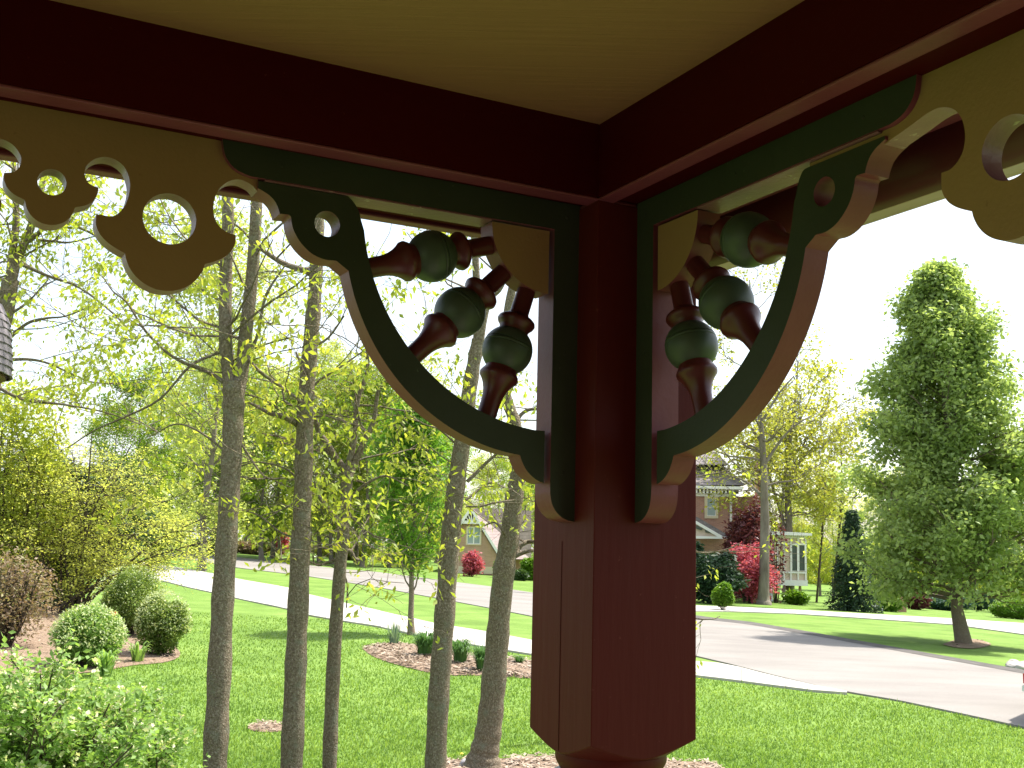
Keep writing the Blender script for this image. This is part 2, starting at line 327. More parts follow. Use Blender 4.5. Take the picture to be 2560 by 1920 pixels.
# ------------------------------------------------------------------ ground
ys = [-40, -25, -14, -8, -4, 0, 2] + [3.0 * 1.028 ** k for k in range(184)]
xs = np.sinh(np.linspace(-6.4, 6.4, 150)) * 0.85
ys = np.array(ys); XX, YY = np.meshgrid(xs, ys); ZZ = h(XX, YY)
V = np.stack([XX, YY, ZZ], -1).reshape(-1, 3); nx = len(xs); ny = len(ys)
ii, jj = np.meshgrid(np.arange(nx - 1), np.arange(ny - 1)); a = (jj * nx + ii).ravel()
Fq = np.stack([a, a + 1, a + nx + 1, a + nx], -1)
tag(mesh('ground', V, Fq, mats=[M['lawn']], smooth=180), kind='structure')

def resample(pts, n):
    pts = np.array(pts); d = np.r_[0, np.cumsum(np.linalg.norm(np.diff(pts, axis=0), axis=1))]
    t = np.linspace(0, d[-1], n); return np.stack([np.interp(t, d, pts[:, k]) for k in range(pts.shape[1])], -1)
def strip(up, lo, n, m=4):
    """grid between two pixel polylines laid on the terrain, matched by length"""
    A = resample([at(*p)[:2] for p in up], n); B = resample([at(*p)[:2] for p in lo], n)
    return A, B
def sheet(name, A, B, off, mat, parent=None, m=5, thick=0.0, **kw):
    n = len(A); V = []
    for i in range(n):
        for k in range(m + 1):
            q = A[i] * (1 - k / m) + B[i] * k / m; V.append((q[0], q[1], float(h(q[0], q[1])) + off))
    Fc = [(i * (m + 1) + k, (i + 1) * (m + 1) + k, (i + 1) * (m + 1) + k + 1, i * (m + 1) + k + 1) for i in range(n - 1) for k in range(m)]
    if thick:
        b0 = len(V); ring = [k for k in range(m + 1)] + [i * (m + 1) + m for i in range(1, n)] + [(n - 1) * (m + 1) + k for k in range(m - 1, -1, -1)] + [i * (m + 1) for i in range(n - 2, 0, -1)]
        for r_ in ring: V.append((V[r_][0], V[r_][1], V[r_][2] - thick))
        for q in range(len(ring)):
            q2 = (q + 1) % len(ring); Fc.append((ring[q], ring[q2], b0 + q2, b0 + q))
    o = mesh(name, V, Fc, parent, [mat]); fixn(o)
    return o

road_far = [(300, 1376), (420, 1380), (520, 1388), (600, 1394), (774, 1414), (848, 1423), (937, 1430), (1100, 1451), (1234, 1468), (1335, 1483), (1784, 1547), (1870, 1556), (2012, 1580), (2154, 1606), (2325, 1637), (2560, 1679), (2900, 1745)]
road_near = [(300, 1388), (420, 1394), (475, 1399), (554, 1413), (600, 1421), (774, 1442), (937, 1468), (1095, 1497), (1244, 1525), (1335, 1543), (1743, 1643), (1815, 1660), (1927, 1689), (2029, 1714), (2126, 1734), (2245, 1754), (2382, 1783), (2560, 1822), (2900, 1900)]
def match(far, near, n=90):
    """rows of equal screen parameter so that the strip stays regular"""
    xs_ = np.linspace(max(far[0][0], near[0][0]), min(far[-1][0], near[-1][0]), n)
    fa = np.array(far, float); ne = np.array(near, float)
    A = np.array([at(x, np.interp(x, fa[:, 0], fa[:, 1]))[:2] for x in xs_])
    B = np.array([at(x, np.interp(x, ne[:, 0], ne[:, 1]))[:2] for x in xs_])
    return A, B
A, B = match(road_far, road_near)
tag(sheet('road', A, B, 0.03, M['asphalt'], m=8, thick=0.12), kind='structure')
Bd = A + (B - A) * 0.10
sel = slice(40, 90)
tag(sheet('road_edge', A[sel] - (B - A)[sel] * 0.01, Bd[sel], 0.036, M['asphalt_dark'], m=2), kind='structure')

walk_up = [(340, 1405), (445, 1420), (554, 1439), (600, 1450), (731, 1473), (774, 1489), (863, 1510), (1016, 1545), (1090, 1562), (1219, 1582), (1335, 1605), (1743, 1659), (1815, 1663), (1927, 1693), (2029, 1717), (2130, 1736)]
walk_lo = [(340, 1430), (376, 1446), (475, 1471), (549, 1487), (598, 1499), (731, 1527), (774, 1541), (833, 1551), (947, 1569), (1021, 1586), (1085, 1600), (1219, 1621), (1335, 1640), (1743, 1694), (1813, 1702), (1927, 1717), (2040, 1732), (2130, 1738)]
A, B = match(walk_up, walk_lo, 200)
walk = tag(bpy.data.objects.new('sidewalk', None), kind='structure'); C.objects.link(walk)
mid = (A + B) / 2; cum = np.r_[0, np.cumsum(np.linalg.norm(np.diff(mid, axis=0), axis=1))]
ns = int(cum[-1] / 1.5)
for k in range(ns):
    t0, t1 = k * 1.5 + 0.008, (k + 1) * 1.5 - 0.008
    tt = np.linspace(t0, t1, 3)
    a_ = np.stack([np.interp(tt, cum, A[:, q]) for q in (0, 1)], -1); b_ = np.stack([np.interp(tt, cum, B[:, q]) for q in (0, 1)], -1)
    sheet('slab', a_, b_, 0.045 + rnd.uniform(-.004, .004), M['concrete'], walk, m=2, thick=0.09)
fw_up = [(1500, 1510), (1743, 1516), (1841, 1519), (1983, 1526), (2126, 1534), (2382, 1548), (2560, 1560), (2800, 1580)]
fw_lo = [(1500, 1530), (1743, 1530), (1813, 1530), (1983, 1536), (2154, 1547), (2382, 1563), (2560, 1588), (2800, 1625)]
A, B = match(fw_up, fw_lo, 60)
tag(sheet('path', A, B, 0.05, M['concrete'], m=3, thick=0.12), kind='structure')

def patch(name, cx, cy, pts, off, mat, bulge=0.1, kind='structure'):
    """irregular bed laid on the ground; pts are pixels round its rim"""
    rim = np.array([at(*p)[:2] for p in pts]); rim = np.array(spline([tuple(p) for p in rim] + [tuple(rim[0])], n=5)[:-1])
    c = rim.mean(0); V = []; n = len(rim); rings = 6
    for r_ in range(rings + 1):
        f = 1 - r_ / rings
        for q in rim:
            p = c + (q - c) * max(f, 0.02)
            V.append((p[0], p[1], float(h(*p)) + off + bulge * (1 - f * f)))
    Fc = [(r_ * n + k, r_ * n + (k + 1) % n, (r_ + 1) * n + (k + 1) % n, (r_ + 1) * n + k) for r_ in range(rings) for k in range(n)]
    o = mesh(name, V, Fc, mats=[mat], smooth=180); fixn(o); tag(o, kind=kind); return rim
bed1 = patch('mulch_bed', 0, 0, [(905, 1622), (950, 1610), (1010, 1610), (1100, 1630), (1200, 1650), (1330, 1655), (1420, 1665), (1420, 1705), (1330, 1698), (1220, 1690), (1110, 1688), (1020, 1670), (940, 1645)], 0.01, M['mulch'], 0.12)
bed2 = patch('mulch_strip', 0, 0, [(1060, 1925), (1110, 1903), (1230, 1900), (1330, 1893), (1500, 1890), (1700, 1905), (1790, 1912), (1800, 1990), (1400, 2010), (1050, 1980)], 0.012, M['mulch'], 0.03)
bed3 = patch('mulch_ring', 0, 0, [(60, 1500), (180, 1490), (260, 1540), (330, 1560), (400, 1590), (450, 1632), (420, 1655), (330, 1665), (240, 1680), (60, 1690), (-120, 1640), (-150, 1540)], 0.012, M['mulch'], 0.05)
bed4 = patch('bare_patch', 0, 0, [(620, 1815), (660, 1805), (705, 1812), (712, 1826), (670, 1832), (625, 1826)], 0.008, M['mulch'], 0.01)
bed5 = patch('tree_ring', 0, 0, [(2355, 1612), (2400, 1598), (2445, 1600), (2478, 1612), (2440, 1622), (2390, 1620)], 0.02, M['mulch'], 0.05)
def inpoly(x, y, poly):
    c = np.zeros(len(x), bool); n = len(poly); j = n - 1
    for i in range(n):
        xi, yi = poly[i]; xj, yj = poly[j]
        with np.errstate(divide='ignore', invalid='ignore'):
            c ^= ((yi > y) != (yj > y)) & (x < (xj - xi) * (y - yi) / (yj - yi) + xi)
        j = i
    return c
# wood chips scattered on the beds
g = np.random.RandomState(3)
cv = []
for rim, n_, sz in ((bed1, 2600, 0.055), (bed2, 2600, 0.035), (bed3, 1600, 0.05), (bed4, 160, 0.03), (bed5, 120, 0.07)):
    lo, hi = rim.min(0), rim.max(0); q = g.uniform(lo, hi, (n_ * 2, 2)); q = q[inpoly(q[:, 0], q[:, 1], rim)][:n_]
    c = rim.mean(0); rr_ = np.clip(1 - np.linalg.norm(q - c, axis=1) / np.linalg.norm(hi - lo) * 2, 0, 1)
    bl = {id(bed1): .12, id(bed2): .03, id(bed3): .05}.get(id(rim), 0.02)
    z = h(q[:, 0], q[:, 1]) + 0.02 + bl * rr_ + g.uniform(0, .02, len(q))
    a_ = g.uniform(0, 6.28, len(q)); tl = g.uniform(-.35, .35, len(q)); s = sz * g.uniform(.4, 1.3, len(q))
    dx = np.stack([np.cos(a_) * s, np.sin(a_) * s, tl * s], -1); dy = np.stack([-np.sin(a_) * s * .3, np.cos(a_) * s * .3, g.uniform(-.1, .1, len(q)) * s], -1)
    p = np.stack([q[:, 0], q[:, 1], z], -1)
    cv.append(np.stack([p - dx - dy, p + dx - dy, p + dx + dy, p - dx + dy], 1).reshape(-1, 3))
cv = np.concatenate(cv)
tag(mesh('wood_chips', cv, np.arange(len(cv)).reshape(-1, 4), mats=[M['chip']]), 'pale brown wood chips loose on the planting beds', 'wood chips', kind='stuff')

# near grass blades
def blades(n, y0, y1, hgt, seed):
    g = np.random.RandomState(seed)
    u = g.uniform(0, 1, n); y = (y0 ** -1.2 + u * (y1 ** -1.2 - y0 ** -1.2)) ** (-1 / 1.2)
    x = g.uniform(-0.52, 0.5, n) * (y + 1.0)
    keep = ~(inpoly(x, y, bed1) | inpoly(x, y, bed2) | inpoly(x, y, bed3) | inpoly(x, y, bed4))
    lim = [q for q in walk_lo] + [q for q in road_near if q[0] > 2140]
    A_, B_ = match(lim, lim, 120); ylim = np.interp(x, A_[:, 0], A_[:, 1])
    keep &= (y < ylim - 0.2)
    x = x[keep]; y = y[keep]; n = len(x); z = h(x, y)
    s = hgt * g.uniform(.5, 1.3, n) * (1 + y * 0.012); a_ = g.uniform(0, 6.28, n); w = 0.0032 * (1 + y / 9) * g.uniform(.7, 1.4, n)
    lx = g.normal(0, .35, n) * s; ly = g.normal(0, .35, n) * s
    p = np.stack([x, y, z], -1); d = np.stack([np.cos(a_) * w, np.sin(a_) * w, 0 * w], -1); tp = np.stack([x + lx, y + ly, z + s], -1)
    return np.stack([p - d, p + d, tp], 1).reshape(-1, 3)
bv = np.concatenate([blades(460000, 6.5, 34, 0.032, 5), blades(9000, 7, 22, 0.08, 6)])
tag(mesh('grass', bv, np.arange(len(bv)).reshape(-1, 3), mats=[M['blade']]), 'fresh spring grass blades of the near lawn', 'grass', kind='stuff')
# dandelions
proto_f = None
for k, (px, py) in enumerate([(1152, 1902), (1816, 1729), (1893, 1789), (1908, 1843), (1860, 1768), (1700, 1800)]):
    p = at(px, py)
    if proto_f is None:
        rt = thing('dandelion', 'yellow dandelion flower standing in the mown lawn', 'dandelion', p, 'dandelions in the lawn')
        v, f = lathe([(0, 0.002), (0.07, 0.0015)], p, (0.1, 0, 1), 5); mesh('stem', v, f, rt, [M['iris']])
        v, f = lathe([(0.07, 0.004), (0.074, 0.018), (0.082, 0.02), (0.088, 0.01)], p, (0.1, 0, 1), 10); mesh('flower_head', v, f, rt, [M['dandelion']])
        proto_f = rt
    else:
        c = proto_f.copy(); C.objects.link(c); c.location = tuple(p)
        for ch in proto_f.children:
            q = ch.copy(); C.objects.link(q); q.parent = c
# ------------------------------------------------------------------ porch
Z = np.array([0, 0, 1.0])
aL = 3.61664815; aR = aL - 1.5 * math.pi
dL = np.array([math.cos(aL), math.sin(aL), 0]); dR = np.array([math.cos(aR), math.sin(aR), 0])
BL = np.array([0.12505472, 2.14276523, 0.6716 + EYE]); BR = np.array([0.23692311, 2.12114374, 0.6716 + EYE])
NC = np.array([0.15743778, 2.0798051, EYE])          # inner corner of the post (plan), eye height
S = 0.232; ZB = 0.6643; ZC = 0.8164                   # post width, beam underside, ceiling (relative to the eye)
def mapL(u, v, o=0): return BL + u * dL - v * Z - o * dR
def mapR(u, v, o=0): return BR + u * dR - v * Z - o * dL
def prism(name, outer, holes, mp, o0, o1, mats, parent, bev=0.0016, smooth=32):
    """flat sawn board: outline with holes, front at offset o0, back at o1; slot 0 faces, slot 1 sawn edges"""
    loops = [[Vector((p[0], p[1], 0)) for p in lp] for lp in [outer] + list(holes)]
    tris = geometry.tessellate_polygon(loops)
    flat = [p for lp in [outer] + list(holes) for p in lp]; n = len(flat)
    V = [mp(p[0], p[1], o0) for p in flat] + [mp(p[0], p[1], o1) for p in flat]
    Fc = [tuple(t) for t in tris] + [tuple(i + n for i in reversed(t)) for t in tris]; mi = [0] * len(Fc)
    b0 = 0
    for lp in [outer] + list(holes):
        k = len(lp)
        for i in range(k):
            j = (i + 1) % k; Fc.append((b0 + i, b0 + j, b0 + j + n, b0 + i + n)); mi.append(1)
        b0 += k
    o = mesh(name, V, Fc, parent, mats, None, mi); fixn(o)
    o.data.polygons.foreach_set('use_smooth', [True] * len(o.data.polygons)); o.data.set_sharp_from_angle(angle=R(smooth))
    return o

def bracket(side):
    vt = 0.0600 if side == 'L' else 0.0670
    mp = mapL if side == 'L' else mapR
    base = mp(0, 0.62, 0.03)
    t = thing('corner_bracket', 'dark green bracket with three turned spindles, on the left face of the porch post' if side == 'L' else
              'dark green bracket with three turned spindles, on the right face of the porch post', 'bracket', base, 'sawn brackets under the porch beams')
    fr = [(0, 0), (0.7035, -0.0015)] + spline([(0.7035, -0.0015), (0.7014, 0.0135), (0.6975, 0.0262), (0.6920, 0.0352), (0.6846, 0.0430), (0.6752, 0.0490), (0.6640, 0.0530), (0.652, 0.0555)])[1:]
    fr += [(0.0556, 0.0562)] + spline([(0.0545, 0.5578), (0.0535, 0.573), (0.0495, 0.589), (0.0412, 0.6025), (0.0290, 0.6128), (0.0160, 0.6184), (0.0, 0.6210)])
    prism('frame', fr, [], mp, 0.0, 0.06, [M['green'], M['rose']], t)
    mesh('lit_underside_sheet', *[x for x in obox(mp(0.062, 0.0565, 0.002), (mapL(1, 0) - mapL(0, 0)) if side == 'L' else (mapR(1, 0) - mapR(0, 0)), -Z, -(dR if side == 'L' else dL), (0.128, 0.565), (0, 0.0022), (0, 0.056))], parent=t, mats=[M['rose_pale']])  # thin paler sheet, its colour stands for ground light under the arm
    inner_c = (0.0586, 0.0637)
    inner = [(0.0660, 0.4520), (0.0900, 0.4515)] + arc(inner_c, 0.3885, 84, 8, 40)[1:] + spline([(0.4492, 0.1016), (0.4560, 0.082), (0.466, max(0.0685, vt + .002)), (0.4766, vt)])[0:]
    outer = spline([(0.6379, 0.0729), (0.6288, 0.0765), (0.6185, 0.0815), (0.6087, 0.0894), (0.6018, 0.1000), (0.5975, 0.1115)])
    outer += [(0.5897, 0.1112)] + spline([(0.5815, 0.1108), (0.5776, 0.1144), (0.5756, 0.1253), (0.5712, 0.1375), (0.5637, 0.1501), (0.5527, 0.1623), (0.5384, 0.1731), (0.5224, 0.1793), (0.5083, 0.1812), (0.4969, 0.1805), (0.4915, 0.1808), (0.4880, 0.1830)])
    oc = arc((0.083, 0.1063), 0.3961, 13, 83, 34)
    outer += [p for p in oc if p[1] > 0.195] + [(0.1215, 0.5003), (0.1185, 0.5010)]
    outer += spline([(0.1173, 0.5030), (0.1126, 0.5142), (0.1025, 0.5295), (0.0898, 0.5404), (0.0768, 0.5475), (0.0660, 0.5505)])
    ar = [(0.6377, vt)] + outer + inner
    # order: start top-left, down the outer edge to the foot, up the inner edge back to the top
    hole = [(0.5120 + 0.0233 * math.cos(k * math.pi / 18), 0.1163 + 0.0233 * math.sin(k * math.pi / 18)) for k in range(36)]
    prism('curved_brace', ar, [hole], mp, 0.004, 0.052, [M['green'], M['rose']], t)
    for (u_, v_) in ((0.028, 0.028), (0.30, 0.027), (0.60, 0.027), (0.028, 0.30), (0.028, 0.53)):
        v, f = lathe([(-0.0004, 0.0035), (0.0008, 0.0034), (0.0011, 0.0022)], mp(u_, v_, 0), (dR if side == 'L' else dL), 10); mesh('screw_head', v, f, t, [M['green']])
    c0 = (0.0640, 0.0605)
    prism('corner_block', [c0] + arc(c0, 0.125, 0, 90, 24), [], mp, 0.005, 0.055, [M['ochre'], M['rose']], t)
    for ang in (18.0, 45.0, 72.5):
        a = R(ang); dir2 = np.array([math.cos(a), math.sin(a)])
        uv = np.array([0.0625, 0.0620]) + dir2 * 0.2500
        ctr = mp(uv[0], uv[1], 0.029)
        ax = mp(uv[0] + dir2[0], uv[1] + dir2[1], 0.029) - ctr
        ro = 0.0485
        end = 0.1395 if ang != 45.0 else 0.1425
        pr = [(-0.130, 0.0180), (-0.080, 0.0185), (-0.0735, 0.0210), (-0.0690, 0.0300), (-0.0645, 0.0355), (-0.0590, 0.0372), (-0.0535, 0.0350), (-0.0485, 0.0305), (-0.0440, 0.0285), (-0.034, 0.0285),
              (0.0, 0.03), (0.036, 0.0300), (0.0420, 0.0315), (0.0480, 0.0352), (0.0535, 0.0378), (0.0590, 0.0368), (0.0660, 0.0310), (0.0740, 0.0262), (0.0840, 0.0222), (0.0960, 0.0195), (0.112, 0.0186), (end, 0.0186)]
        v, f = lathe(pr, ctr, ax, 44); sp = mesh('spindle', v, f, t, [M['gutter']], 60)
        bp_ = []
        for k in range(33):
            th = math.pi * k / 32; x_ = -ro * 1.0 * math.cos(th); r_ = ro * math.sin(th)
            for gx in (-0.0135, -0.0065):
                if abs(x_ - gx) < 0.0016: r_ -= 0.0012
            bp_.append((x_, max(r_, 0.0005)))
        # finer rows at the two scribed grooves
        rows = sorted(set([x for x, _ in bp_] + [-0.0150, -0.0135, -0.0120, -0.0080, -0.0065, -0.0050]))
        prof = []
        for x_ in rows:
            r_ = math.sqrt(max(ro * ro - x_ * x_, 1e-7))
            if abs(x_ + 0.0135) < 1e-4 or abs(x_ + 0.0065) < 1e-4: r_ -= 0.0016
            prof.append((x_, r_))
        v, f = lathe(prof, ctr, ax, 56); bl = mesh('ball', v, f, None, [M['ballgreen']], 60)
        bl.parent = sp; bl.matrix_parent_inverse = sp.matrix_parent_inverse.copy()
        bl.matrix_parent_inverse = Matrix.Translation(-t.location)
        bl.matrix_parent_inverse = Matrix.Identity(4)
        bl.matrix_basis = Matrix.Identity(4)
    return t
bracket('L'); bracket('R')

# scalloped valance boards
def valance(side):
    mp = mapL if side == 'L' else mapR
    u_end = 2.6
    sh = 0.0 if side == 'L' else 0.0625
    out = []
    # gap beside the bracket
    if side == 'L':
        out += [(0.6372, 0.0765), (0.6372, 0.0770)] + spline([(0.638, 0.0759), (0.6464, 0.0676), (0.6609, 0.0620), (0.6734, 0.0618), (0.6885, 0.0688), (0.7015, 0.0836), (0.708, 0.1010), (0.7094, 0.1185), (0.7055, 0.1369), (0.6959, 0.1497), (0.6832, 0.1565), (0.6690, 0.1591)])
    else:
        out += [(0.474, 0.0745), (0.6372, 0.0765)] + spline([(0.640, 0.0744), (0.6794, 0.0650), (0.7112, 0.0570), (0.7340, 0.0565), (0.7560, 0.0665), (0.7690, 0.0850), (0.7735, 0.1080), (0.7700, 0.1280), (0.7610, 0.1410), (0.7480, 0.1490), (0.7320, 0.1500)])
    bigR = [(0.6690, 0.1591), (0.6697, 0.1758), (0.6774, 0.1913), (0.6896, 0.2025), (0.7043, 0.2109), (0.7175, 0.2165)]
    c = 0.7812
    big_half = spline(bigR)
    bigarc = arc((c, 0.205), 0.0650, 170, 10, 26)
    def big(cx):
        l = [(cx - (c - p[0]), p[1]) for p in big_half]; r_ = [(cx + (c - p[0]), p[1]) for p in reversed(big_half)]
        m_ = [(cx + (p[0] - c), p[1]) for p in bigarc]; return l + m_ + r_
    gp = [(0.8870, 0.1585), (0.8696, 0.1584), (0.857, 0.148), (0.8485, 0.1305), (0.8452, 0.109), (0.8470, 0.0925), (0.8550, 0.0750), (0.8674, 0.0649), (0.881, 0.0614), (0.8925, 0.0630), (0.9041, 0.0693), (0.9134, 0.0807), (0.9159, 0.0907), (0.9141, 0.1016), (0.9068, 0.1107), (0.8934, 0.1148)]
    gs = spline(gp); sm = spline([(0.8934, 0.1148), (0.8941, 0.1253), (0.8997, 0.1375), (0.91, 0.1464), (0.9260, 0.1530)]); sc_ = 0.9630; sa = arc((sc_, 0.151), 0.0362, 172, 8, 20)
    def small(cx):
        l = [(cx - (sc_ - p[0]), p[1]) for p in sm]; r_ = [(cx + (sc_ - p[0]), p[1]) for p in reversed(sm)]
        return l + [(cx + p[0] - sc_, p[1]) for p in sa] + r_
    per = 2 * (sc_ - c); x = c + sh; holes = []; k = 0
    while x < u_end:
        if k == 0:
            b = big(x)
            if side == 'R': b = b[1:]
            out += b
        else: out += big(x)
        holes.append([(x + 0.0430 * math.cos(q * math.pi / 24) - 0.002, 0.1480 + 0.0430 * math.sin(q * math.pi / 24)) for q in range(48)])
        out += [(x + (p[0] - c), p[1]) for p in gs]
        s_ = x + per / 2; out += small(s_)
        holes.append([(s_ + 0.0214 * math.cos(q * math.pi / 18), 0.1175 + 0.0214 * math.sin(q * math.pi / 18)) for q in range(36)])
        out += [(s_ + (sc_ - p[0]), p[1]) for p in reversed(gs)]
        x += per; k += 1
    out += [(x - 0.08, 0.16), (x - 0.08, -0.004), (0.6372 if side == 'L' else 0.474, -0.004)]
    # drop near-duplicate points
    cl = [out[0]]
    for p in out[1:]:
        if math.hypot(p[0] - cl[-1][0], p[1] - cl[-1][1]) > 4e-4: cl.append(p)
    o0 = 0.0105
    # stop the board behind the bracket's arm
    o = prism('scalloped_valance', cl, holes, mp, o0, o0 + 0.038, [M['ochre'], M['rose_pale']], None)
    tag(o, 'ochre valance board with round lobes and drilled holes under the left beam' if side == 'L' else 'ochre valance board with round lobes and drilled holes under the right beam', 'valance', 'scalloped valances of the porch')
valance('L'); valance('R')

# post: square block with turned lower end
pt = thing('porch_post', 'maroon square porch post with a turned neck at its lower end', 'post', (NC[0], NC[1], 0.8))
AX = NC - S / 2 * (dL + dR)
ring = []
hs = S / 2; cuts = [-hs] + [-hs + S * k / 16 for k in range(1, 16)] + [hs]
def sq(e1, e2, fx):
    return [e1 * hs * 1.0 + e2 * c_ for c_ in fx]
e1, e2 = dL, dR
loop = []
for (a_, b_) in ((e1, e2), (e2, -e1), (-e1, -e2), (-e2, e1)):
    for c_ in cuts[:-1]:
        base_ = a_ * hs + b_ * c_
        loop.append(base_)
# board seam on the left face
n = len(loop); V = []
def zlow(v):
    r_ = np.linalg.norm(v[:2]); t_ = (r_ - hs) / (hs * math.sqrt(2) - hs)
    return -0.3800 + 0.0300 * t_ ** 0.8
for v in loop: V.append(AX + v + Z * ZB)
for v in loop: V.append(AX + v + Z * 0.1)
for v in loop: V.append(AX + v + Z * zlow(v))
for v in loop:
    w = v / np.linalg.norm(v) * 0.1085; V.append(AX + w + Z * -0.3835)
Fc = []
for lv in range(3):
    for k in range(n): Fc.append((lv * n + k, lv * n + (k + 1) % n, (lv + 1) * n + (k + 1) % n, (lv + 1) * n + k))
Fc.append(tuple(range(n))); Fc.append(tuple(range(4 * n - 1, 3 * n - 1, -1)))
blk = mesh('block', V, Fc, pt, [M['maroon']], 25); fixn(blk); bevel(blk, 0.0015, 2, 50)
v, f = lathe([(-0.383, 0.1065), (-0.392, 0.1075), (-0.400, 0.1060), (-0.409, 0.1010), (-0.418, 0.0960), (-0.424, 0.0955)], AX, Z, 64); mesh('collar', v, f, pt, [M['maroon']], 35)
v, f = lathe([(-0.424, 0.098), (-0.4215, 0.104), (-0.424, 0.113), (-0.434, 0.1200), (-0.455, 0.1210), (-0.47, 0.112), (-0.48, 0.088), (-0.52, 0.078), (-0.80, 0.066), (-1.30, 0.085), (-1.33, 0.11), (-1.6, 0.11)], AX, Z, 64); mesh('turned_shaft', v, f, pt, [M['iron_grey']], 35)
# thin seams where the post is glued up
sm_ = obox(AX + dL * (hs + 0.0003), dR, Z, dL, (-0.0007, 0.0007), (-0.376, ZB - 0.65), (0, 0.0006)); mesh('seam', *sm_, parent=pt, mats=[M['maroon_beam']])

# beams: inner trim board, recessed soffit, outer part
def beam(side, d, nrm, B_, inner, outer, trim):
    """d runs away from the post, nrm faces the room; inner/outer offsets from the bracket plane"""
    t = thing('porch_beam', 'maroon porch beam along the left side, over the bracket' if side == 'L' else 'maroon porch beam along the right side, over the bracket', 'beam', B_ + d * 1.5 + Z * 0.0, 'porch beams')
    zb = EYE + ZB; O = np.array([B_[0], B_[1], 0.0])
    # end of the beam: left beam runs to the inner face of the right one
    s0 = -0.0895 if side == 'L' else -0.0708
    s1 = 3.3
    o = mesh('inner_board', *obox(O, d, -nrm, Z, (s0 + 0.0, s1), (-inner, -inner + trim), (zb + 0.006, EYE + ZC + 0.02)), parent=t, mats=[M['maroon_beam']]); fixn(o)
    o = mesh('lit_edge_strip', *obox(O, d, -nrm, Z, (s0 + 0.0, s1), (-inner + 0.001, -inner + trim - 0.001), (zb, zb + 0.006)), parent=t, mats=[M['rose']]); fixn(o); bevel(o, 0.0028, 3)  # added lighter strip, the lit band under the trim painted in
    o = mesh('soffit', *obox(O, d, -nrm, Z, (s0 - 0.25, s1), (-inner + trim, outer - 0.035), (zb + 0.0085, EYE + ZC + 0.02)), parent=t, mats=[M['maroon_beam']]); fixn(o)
    o = mesh('outer_board', *obox(O, d, -nrm, Z, (s0 - 0.25, s1), (outer - 0.035, outer), (zb, EYE + ZC + 0.02)), parent=t, mats=[M['rose']]); fixn(o); bevel(o, 0.004, 2)  # lighter colour stands for the lit underside of this board
    return t
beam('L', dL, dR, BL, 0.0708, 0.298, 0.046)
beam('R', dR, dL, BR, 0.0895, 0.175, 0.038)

# gutter along the right eave
O = np.array([BR[0], BR[1], EYE])
gp = [(0.176, 0.700), (0.176, 0.655), (0.1775, 0.640), (0.1850, 0.615), (0.1930, 0.598), (0.2050, 0.588), (0.214, 0.5835), (0.2165, 0.5885), (0.2650, 0.5965), (0.2720, 0.5940), (0.2740, 0.6000), (0.290, 0.640), (0.290, 0.70)]
gt = thing('gutter', 'maroon enamelled rain gutter along the right eave with a cream lower lip', 'gutter', O + dR * 1.0 - dL * 0.25 + Z * 0.6)
def extrude(prof, O, d, nrm, s0, s1, closed=True):
    V = []
    for s in (s0, s1):
        for o_, z_ in prof: V.append(O + d * s - nrm * o_ + Z * z_)
    n = len(prof); Fc = [(i, (i + 1) % n, (i + 1) % n + n, i + n) for i in range(n if closed else n - 1)] + [tuple(range(n - 1, -1, -1)), tuple(range(n, 2 * n))]
    return V, Fc
o = mesh('trough', *extrude(gp[:7] + gp[11:], O, dR, dL, -0.52, 3.3), parent=gt, mats=[M['gutter']]); fixn(o)
o.data.polygons.foreach_set('use_smooth', [True] * len(o.data.polygons)); o.data.set_sharp_from_angle(angle=R(40))
o = mesh('lower_lip', *extrude([(0.2155, 0.5832), (0.2155, 0.600), (0.292, 0.612), (0.292, 0.5975), (0.268, 0.5940)], O, dR, dL, -0.52, 3.3), parent=gt, mats=[M['lip']]); fixn(o); bevel(o, 0.002)
# ceiling and roof, porch floor, house wall behind the viewer
Pp = np.array([NC[0], NC[1], 0.0])
ce = mesh('porch_ceiling', *obox(Pp, dL, dR, Z, (-0.05, 3.4), (-0.05, 2.7), (EYE + ZC, EYE + ZC + 0.03)), mats=[M['ceiling']]); fixn(ce); tag(ce, 'ochre painted flat porch ceiling with fine brush lines', 'ceiling')
rf = mesh('porch_roof', *obox(Pp, dL, dR, Z, (-0.40, 3.5), (-0.40, 3.2), (EYE + ZC + 0.035, EYE + ZC + 0.12)), mats=[M['roof']]); fixn(rf); tag(rf, 'thin roof deck over the porch ceiling and beams', 'roof')
fl = mesh('porch_floor', *obox(Pp, dL, dR, Z, (-0.35, 3.4), (-0.35, 2.7), (0.70, 0.80)), mats=[M['plank']]); fixn(fl); tag(fl, 'brown painted porch floor under the viewer', 'floor')
hw = mesh('house_wall', *obox(Pp, dL, dR, Z, (-0.9, 3.5), (2.62, 2.74), (0.0, EYE + ZC + 0.03)), mats=[M['housewall']]); fixn(hw); tag(hw, 'brown house wall at the back of the porch', 'wall')

